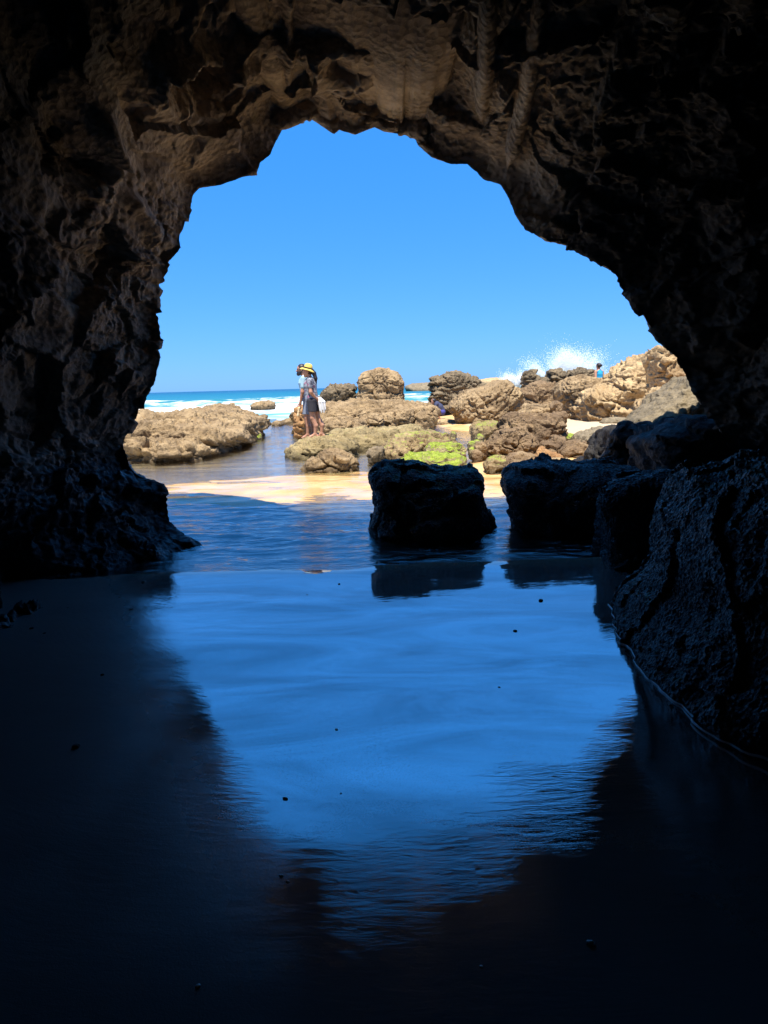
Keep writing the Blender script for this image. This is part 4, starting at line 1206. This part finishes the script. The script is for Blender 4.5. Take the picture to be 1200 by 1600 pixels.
def man(loc):
    B = Body((-.56, -.34, -.02), (.25, .36, 1.76), 0.008)
    for y, hx, kx, fx, tx in ((-.09, -.16, -.185, -.17, -.32), (.09, -.12, -.10, -.07, -.22)):
        B.chain([(hx, y, .90), (kx, y, .48), (fx + .02, y, .29), (fx, y, .085)], [.092, .058, .056, .038], .02)
        foot(B, (fx, y, .085), (tx, y * 1.1, 0))
    B.ell((-.14, 0, .94), (.125, .165, .12), .04)
    B.chain([(-.145, 0, .98), (-.165, 0, 1.14), (-.185, 0, 1.30), (-.19, 0, 1.38)], [.13, .13, .14, .09], .05)
    B.cone((-.19, -.165, 1.39), (-.19, .165, 1.39), .062, .062, .04)
    B.cone((-.20, 0, 1.40), (-.235, 0, 1.52), .060, .058, .02)
    B.chain([(-.19, -.20, 1.38), (-.235, -.235, 1.08), (-.30, -.20, .83)], [.055, .043, .030], .02)
    B.chain([(-.19, .20, 1.38), (-.17, .25, 1.09), (-.21, .22, .84)], [.055, .043, .030], .02)
    hand(B, (-.30, -.20, .83), (-.15, 0, -1), (-1, 0, .1), (0, 1, 0))
    hand(B, (-.21, .22, .84), (-.05, 0, -1), (-1, 0, .1), (0, -1, 0))
    head(B, (-.265, 0, 1.59), (-1, 0, -.08), s=1.03)
    p = B.obj('person', SK2)
    p.location = loc
    tag(p, 'bearded man in sunglasses and grey shorts, half hidden behind the woman in the hat', 'person', 'couple standing on the rock slab')
    S = Body((-.40, -.33, .78), (.10, .33, 1.50), 0.008)
    S.chain([(-.145, 0, .92), (-.165, 0, 1.14), (-.185, 0, 1.30), (-.19, 0, 1.36)], [.150, .146, .155, .10], .05)
    S.cone((-.19, -.165, 1.39), (-.19, .165, 1.39), .075, .075, .04)
    for y in (-1, 1):
        S.cone((-.19, y * .20, 1.38), (-.212, y * .22, 1.20), .072, .068, .02)
    S.cut(lambda x, y, z: np.maximum(.86 - z, z - 1.455))
    S.obj('shirt', LTSHIRT, p)
    H = Body((-.36, -.25, .40), (.10, .25, 1.02), 0.008)
    H.ell((-.14, 0, .92), (.14, .18, .10), .04)
    for y, kx in ((-.092, -.19), (.092, -.105)):
        H.cone((-.14, y, .90), (kx, y, .58), .104, .086, .03)
    H.cut(lambda x, y, z: np.maximum(.56 - z, z - .98))
    H.obj('shorts', GRSHORT, p)
    A = Body((-.42, -.14, 1.42), (-.08, .14, 1.76), 0.007)
    A.ell((-.250, 0, 1.628), (.104, .090, .100), .02)
    A.cut(lambda x, y, z: np.minimum(-x - .30 - (z - 1.63) * .6, 1.62 - z - 9) if False else np.maximum(-x - .275 - (z - 1.60) * .8, 1.53 - z))
    A.obj('hair', HAIR, p)
    D = Body((-.42, -.12, 1.40), (-.18, .12, 1.62), 0.007)
    D.cone((-.315, 0, 1.52), (-.335, 0, 1.495), .062, .046, .02).cone((-.27, -.06, 1.55), (-.30, -.05, 1.50), .03, .035, .02).cone((-.27, .06, 1.55), (-.30, .05, 1.50), .03, .035, .02)
    D.cut(lambda x, y, z: z - 1.555)
    D.obj('beard', HAIR, p)
    G = Body((-.42, -.13, 1.54), (-.18, .13, 1.66), 0.006)
    for y in (-1, 1):
        G.ell((-.352, y * .036, 1.602), (.012, .032, .022), .006).cone((-.345, y * .07, 1.606), (-.265, y * .092, 1.606), .006, .006, .004)
    G.cone((-.356, -.02, 1.606), (-.356, .02, 1.606), .006, .006, .004)
    G.obj('sunglasses', LENS, p)
    # sandals hanging from his near hand
    C = Body((-.45, -.30, .48), (-.22, -.08, .80), 0.007)
    for y in (-.225, -.185):
        C.chain([(-.33, y, .715), (-.345, y, .63), (-.365, y, .545)], [.030, .024, .032], .015)
        C.chain([(-.33, y, .72), (-.30, y, .66), (-.345, y, .61)], [.008, .007, .008], .006)
    s = C.obj('sandals', BEIGE)
    s.location = loc
    tag(s, 'pair of beige sandals hanging from the hand of the bearded man', 'sandals')
    return p


def croucher(loc):
    B = Body((-.50, -.34, -.02), (.50, .34, 1.02), 0.009)
    for y in (-.13, .13):
        B.chain([(.16, y * .8, .30), (-.16, y * 1.4, .42), (-.05, y * 1.2, .22), (.02, y, .08)], [.095, .06, .055, .038], .02)
        foot(B, (.02, y, .08), (-.15, y * 1.2, 0))
        B.chain([(-.10, y * 1.45, .66), (-.20, y * 1.6, .42), (-.33, y * .6, .22)], [.05, .04, .028], .02)
        hand(B, (-.33, y * .6, .22), (-.5, 0, -.8), (0, 1, 0), (.3, 0, -.6))
    B.ell((.15, 0, .32), (.14, .17, .14), .05)
    B.chain([(.14, 0, .36), (.05, 0, .52), (-.07, 0, .66)], [.14, .145, .12], .05)
    B.cone((-.08, -.16, .67), (-.08, .16, .67), .06, .06, .04)
    B.cone((-.10, 0, .69), (-.18, 0, .75), .055, .055, .02)
    head(B, (-.22, 0, .79), (-1, 0, -.5))
    p = B.obj('person', SK2)
    p.location = loc
    tag(p, 'crouching figure in a navy top bending towards the sand by the huge slanting boulder', 'person')
    S = Body((-.40, -.34, .2), (.40, .34, .95), 0.009)
    S.chain([(.15, 0, .36), (.05, 0, .53), (-.07, 0, .67)], [.155, .162, .135], .05)
    S.cone((-.08, -.16, .67), (-.08, .16, .67), .075, .075, .04)
    for y in (-1, 1):
        S.cone((-.10, y * .185, .66), (-.15, y * .20, .54), .066, .062, .02)
    S.cut(lambda x, y, z: np.maximum(x * .5 + .30 - z - .12, -.26 - x + (z - .7) * .5))
    S.obj('shirt', NAVY, p)
    H = Body((-.30, -.34, .08), (.40, .34, .60), 0.009)
    H.ell((.16, 0, .32), (.155, .19, .15), .05)
    for y in (-.13, .13):
        H.cone((.16, y * .8, .30), (-.10, y * 1.3, .39), .112, .085, .03)
    H.obj('shorts', PURPLE, p)
    A = Body((-.40, -.14, .66), (0, .14, .98), 0.008)
    A.ell((-.205, 0, .815), (.105, .092, .10), .02)
    A.cut(lambda x, y, z: -x - .23 - (z - .80) * .8)
    A.obj('hair', HAIR, p)
    return p


def blue_person(loc):
    B = Body((-.34, -.36, -.02), (.40, .36, 1.76), 0.009)
    for y, fx in ((-.09, -.02), (.09, .06)):
        B.chain([(0, y, .88), (fx * .5 - .01, y, .47), (fx + .02, y, .28), (fx, y, .08)], [.09, .057, .053, .037], .02)
        foot(B, (fx, y, .08), (fx - .15, y * 1.1, 0))
    B.ell((0, 0, .92), (.12, .165, .12), .04)
    B.chain([(0, 0, .96), (-.01, 0, 1.12), (-.01, 0, 1.28), (-.005, 0, 1.36)], [.125, .12, .13, .09], .05)
    B.cone((0, -.16, 1.37), (0, .16, 1.37), .06, .06, .04)
    B.cone((0, 0, 1.38), (-.02, 0, 1.5), .055, .055, .02)
    for y in (-1, 1):
        B.chain([(0, y * .19, 1.36), (.06, y * .24, 1.08), (-.05, y * .23, .86)], [.052, .042, .03], .02)
        hand(B, (-.05, y * .23, .86), (-.4, 0, -.8), (-1, 0, .2), (0, -y, 0))
    head(B, (-.03, 0, 1.57), (-1, 0, 0))
    p = B.obj('person', SK)
    p.location = loc
    tag(p, 'figure in a bright blue top seen waist up behind the broad brown boulder', 'person')
    p.rotation_euler = (0, 0, math.radians(-60))
    S = Body((-.24, -.28, .80), (.24, .28, 1.48), 0.009)
    S.chain([(0, 0, .90), (-.01, 0, 1.12), (-.01, 0, 1.28), (0, 0, 1.36)], [.145, .14, .146, .09], .05)
    S.cone((0, -.13, 1.36), (0, .13, 1.36), .066, .066, .03)
    S.cut(lambda x, y, z: np.maximum(.86 - z, np.abs(y) - .185))
    S.obj('top', BLUE, p)
    H = Body((-.24, -.28, .48), (.24, .28, 1.0), 0.009)
    H.ell((0, 0, .90), (.135, .18, .1), .04)
    for y in (-.09, .09):
        H.cone((0, y, .86), (0, y, .58), .108, .1, .03)
    H.cut(lambda x, y, z: np.maximum(.56 - z, z - .96))
    H.obj('shorts', DKSHORT, p)
    A = Body((-.20, -.14, 1.36), (.20, .14, 1.74), 0.008)
    A.ell((-.018, 0, 1.60), (.106, .093, .105), .02)
    A.ell((.10, 0, 1.60), (.05, .05, .05), .02)
    A.cut(lambda x, y, z: -x - .055 - (z - 1.57) * .8)
    A.obj('hair', HAIR, p)
    return p


def ground_under(x, y, names=('rock_slab', 'rock', 'rock_ledge', 'boulder', 'beach')):
    """height of the highest rock or sand under a point"""
    best = -9
    bpy.context.view_layer.update()
    for o in COL.objects:
        if o.type == 'MESH' and o.name.split('.')[0] in names:
            lo = Vector((x, y, 9)) - o.location
            hit, p, n, i = o.ray_cast(lo, Vector((0, 0, -1)))
            if hit: best = max(best, p.z + o.location.z)
    return best


wx_, wy_ = at_y(493, 683, 16.2)[0], 16.2
wz_ = ground_under(wx_, wy_)
woman((wx_, wy_, wz_ - 0.012))
mx_, my_ = at_y(493, 683, 16.75)[0], 16.75
man((mx_, my_, max(ground_under(mx_ - .15, my_ - .09), ground_under(mx_ - .1, my_ + .09)) - 0.02))
cp = at_y(685, 640, 31.5)
croucher((cp[0], 31.5, ground_under(cp[0], 31.5) - 0.01))
bp_ = at_y(936, 580, 28.2)
bz_ = at_y(936, 567, 28.2)[2] - 1.70
blue_person((bp_[0], 28.2, bz_))
print('feet', wz_, 'blue', bz_, 'crouch', ground_under(cp[0], 31.5))


# ------------------------------------------------------------------ spray
def spray(name, label, px, py, Y, w, h, n, seed, lean=0.0):
    r = np.random.default_rng(seed)
    base = at_y(px, py, Y)
    pts = []
    nj = 26
    for j in range(nj):
        m = int(n / nj * r.uniform(.5, 1.5))
        t = r.uniform(0, 1, m) ** 1.3
        bx = r.normal(0, .26) * w * .7
        H = h * r.uniform(.3, 1.0) * math.exp(-(bx / (w * .42)) ** 2)
        lx = bx * .5 + r.normal(0, .10) * w + lean * h
        sp = (0.06 + 0.20 * t) * h * r.uniform(.6, 1.3)
        g = r.normal(size=(m, 3))
        clump = r.integers(0, max(m // 90, 1), m)
        co = r.normal(size=(max(m // 90, 1), 3))[clump]
        g = 0.42 * g + 0.8 * co
        pts.append(np.stack([bx + lx * t + g[:, 0] * sp, g[:, 1] * sp * 1.5, H * t + g[:, 2] * sp * .7 + .05 * h], 1))
    P = np.concatenate(pts)
    n = len(P)
    P = P + base
    # each droplet a small octahedron
    s = 0.006 + 0.012 * r.uniform(0, 1, n) ** 4
    O = np.array([(1, 1, 1), (-1, -1, 1), (-1, 1, -1), (1, -1, -1)], float)
    V = (P[:, None, :] + O[None] * s[:, None, None]).reshape(-1, 3)
    f = np.array([(0, 1, 2), (0, 3, 1), (0, 2, 3), (1, 3, 2)])
    F = (f[None] + 4 * np.arange(n)[:, None, None]).reshape(-1, 3)
    T_ = NT('spray_white')
    T_.bsdf(Base_Color=(0.95, 0.96, 0.97), Roughness=0.6, Alpha=0.5)
    o = mesh_from(name, V, F, T_.m)
    tag(o, label, 'wave spray', kind='stuff')


spray('wave_spray', 'tall white burst of spray above the dark skyline rocks', 876, 592, 44, 4.3, 2.0, 70000, 3, 0.12)
spray('wave_spray', 'small dense white splash left of the dark square topped skyline rock', 806, 606, 42, 1.7, 1.0, 26000, 5, 0.1)

# ------------------------------------------------------------------ small litter on the sand, foam lines
PB = mat_rock('pebble_dark', (0.02, 0.018, 0.016), (0.05, 0.045, 0.04), (0.12, 0.10, 0.09), rough=0.35, pit=0.3)
SH = simple('shell_white', (0.75, 0.73, 0.70), 0.35, 0.5)


def bit(name, label, px, py, size, mat, group):
    p = at_z(px, py, 0.0)
    V, F = ico(3)
    ROCK_SEED[0] += 3
    sd = ROCK_SEED[0]
    sc_ = np.array([random.uniform(.8, 1.3), random.uniform(.6, 1), random.uniform(.35, .6)])
    P = V * sc_ * size
    P = P * (1 + 0.35 * fbm(V * 1.6 + sd, 3, sd)[:, None])
    o = mesh_from(name, P, F, mat)
    o.location = (p[0], p[1], float(sand_z(p[:1], p[1:2])[0]) + size * 0.2)
    o.rotation_euler = (0, 0, random.uniform(0, 6))
    tag(o, label, 'pebble' if name == 'pebble' else 'shell', group)


for px, py, s in ((845, 941, .016), (805, 989, .014), (780, 1078, .006), (118, 1160, .018), (160, 1055, .010), (225, 912, .018),
                  (205, 955, .015), (50, 985, .018), (70, 992, .012), (530, 915, .012), (480, 932, .006)):
    bit('pebble', 'tiny dark pebble lying on the wet sand', px, py, s, PB, 'dark pebbles on the wet sand')
for px, py, s in ((922, 1494, .011), (752, 1532, .005), (310, 1550, .008), (450, 1388, .006), (446, 1253, .010), (526, 1146, .007), (533, 1248, .004), (440, 1378, .008)):
    bit('shell', 'small pale shell fragment glinting on the wet sand', px, py, s, SH, 'shell fragments on the wet sand')


def foam_line(label, pts, w, Zoff=0.006, wob=0.02, world=None):
    P = np.array([at_z(px, py, 0.0) for px, py in pts]) if world is None else np.c_[world, 0 * world[:, 0]]
    P = resample(P, 160)
    V, F = [], []
    for i in range(len(P)):
        t = P[min(i + 1, len(P) - 1)] - P[max(i - 1, 0)]
        n = np.array([-t[1], t[0], 0]) / (np.hypot(t[0], t[1]) + 1e-9)
        ww = w * max(0.02, 0.5 + 1.6 * float(perlin(P[i:i + 1] * 7, 97)[0]))
        zb = max(float(sand_z(P[i:i + 1, 0], P[i:i + 1, 1])[0]), 0.0) + Zoff
        for a in np.linspace(-1, 1, 5):
            V.append((P[i, 0] + n[0] * a * ww, P[i, 1] + n[1] * a * ww, zb + (1 - a * a) * ww * 0.5 - (0.01 if abs(a) > .9 else 0)))
    F = grid_faces(len(P), 5)
    o = mesh_from('foam_line', V, F, FOAM)
    tag(o, label, 'foam', kind='stuff')


FOAM = simple('foam', (0.85, 0.88, 0.9), 0.5)
bv = np.empty(len(big_rock.data.vertices) * 3, np.float32)
big_rock.data.vertices.foreach_get('co', bv)
bv = bv.reshape(-1, 3) + np.array(big_rock.location)
bv = bv[np.abs(bv[:, 2] - 0.015) < 0.02]
ys_ = np.arange(2.2, 4.6, 0.03)
line = np.array([(bv[np.abs(bv[:, 1] - yy) < 0.03][:, 0].min() - 0.004, yy) for yy in ys_ if (np.abs(bv[:, 1] - yy) < 0.03).any()])
foam_line('thin white foam line along the foot of the huge mussel rock', None, 0.0022, world=line)

# ------------------------------------------------------------------ light
SUN_EL, SUN_AZ = math.radians(70), math.radians(-172)     # azimuth from +y, clockwise seen from above
sd_ = Vector((math.sin(SUN_AZ) * math.cos(SUN_EL), math.cos(SUN_AZ) * math.cos(SUN_EL), math.sin(SUN_EL)))
sl = bpy.data.lights.new('sun', 'SUN')
sl.energy = 4.0
sl.angle = math.radians(0.53)
sl.color = (1.0, 0.955, 0.88)
so = bpy.data.objects.new('sun', sl)
COL.objects.link(so)
so.rotation_euler = (-sd_).to_track_quat('-Z', 'Y').to_euler()
so.location = (0, -5, 30)

world = bpy.data.worlds.new('World')
scene.world = world
world.use_nodes = True
nt = world.node_tree
nt.nodes.clear()
wo = nt.nodes.new('ShaderNodeOutputWorld')
bg = nt.nodes.new('ShaderNodeBackground')
sky = nt.nodes.new('ShaderNodeTexSky')
sky.sky_type = 'NISHITA'
sky.sun_disc = False
sky.sun_elevation = SUN_EL
sky.sun_rotation = SUN_AZ
sky.air_density = 1.0
sky.dust_density = 0.2
sky.ozone_density = 1.5
hs = nt.nodes.new('ShaderNodeHueSaturation')
hs.inputs['Saturation'].default_value = 1.0
nt.links.new(sky.outputs[0], hs.inputs['Color'])
tint = nt.nodes.new('ShaderNodeMix'); tint.data_type = 'RGBA'; tint.blend_type = 'MULTIPLY'
tint.inputs[0].default_value = 1.0
tint.inputs[7].default_value = (0.185, 0.28, 0.50, 1)
nt.links.new(hs.outputs[0], tint.inputs[6])
lift = nt.nodes.new('ShaderNodeMix'); lift.data_type = 'RGBA'; lift.blend_type = 'ADD'
lift.inputs[0].default_value = 1.0
lift.inputs[7].default_value = (0.0, 1.06, 3.2, 1)
nt.links.new(tint.outputs[2], lift.inputs[6])
nt.links.new(lift.outputs[2], bg.inputs['Color'])
bg.inputs['Strength'].default_value = 0.07
nt.links.new(bg.outputs[0], wo.inputs['Surface'])

scene.view_settings.view_transform = 'Standard'
scene.view_settings.look = 'None'
scene.view_settings.exposure = 1.5
scene.view_settings.gamma = 1.0
scene.render.engine = 'CYCLES'
scene.cycles.use_denoising = True
scene.cycles.max_bounces = 10
scene.cycles.diffuse_bounces = 7
scene.cycles.glossy_bounces = 4
scene.cycles.transparent_max_bounces = 12
scene.cycles.caustics_reflective = True
scene.cycles.blur_glossy = 0.5
scene.cycles.caustics_refractive = False
scene.cycles.sample_clamp_indirect = 6.0
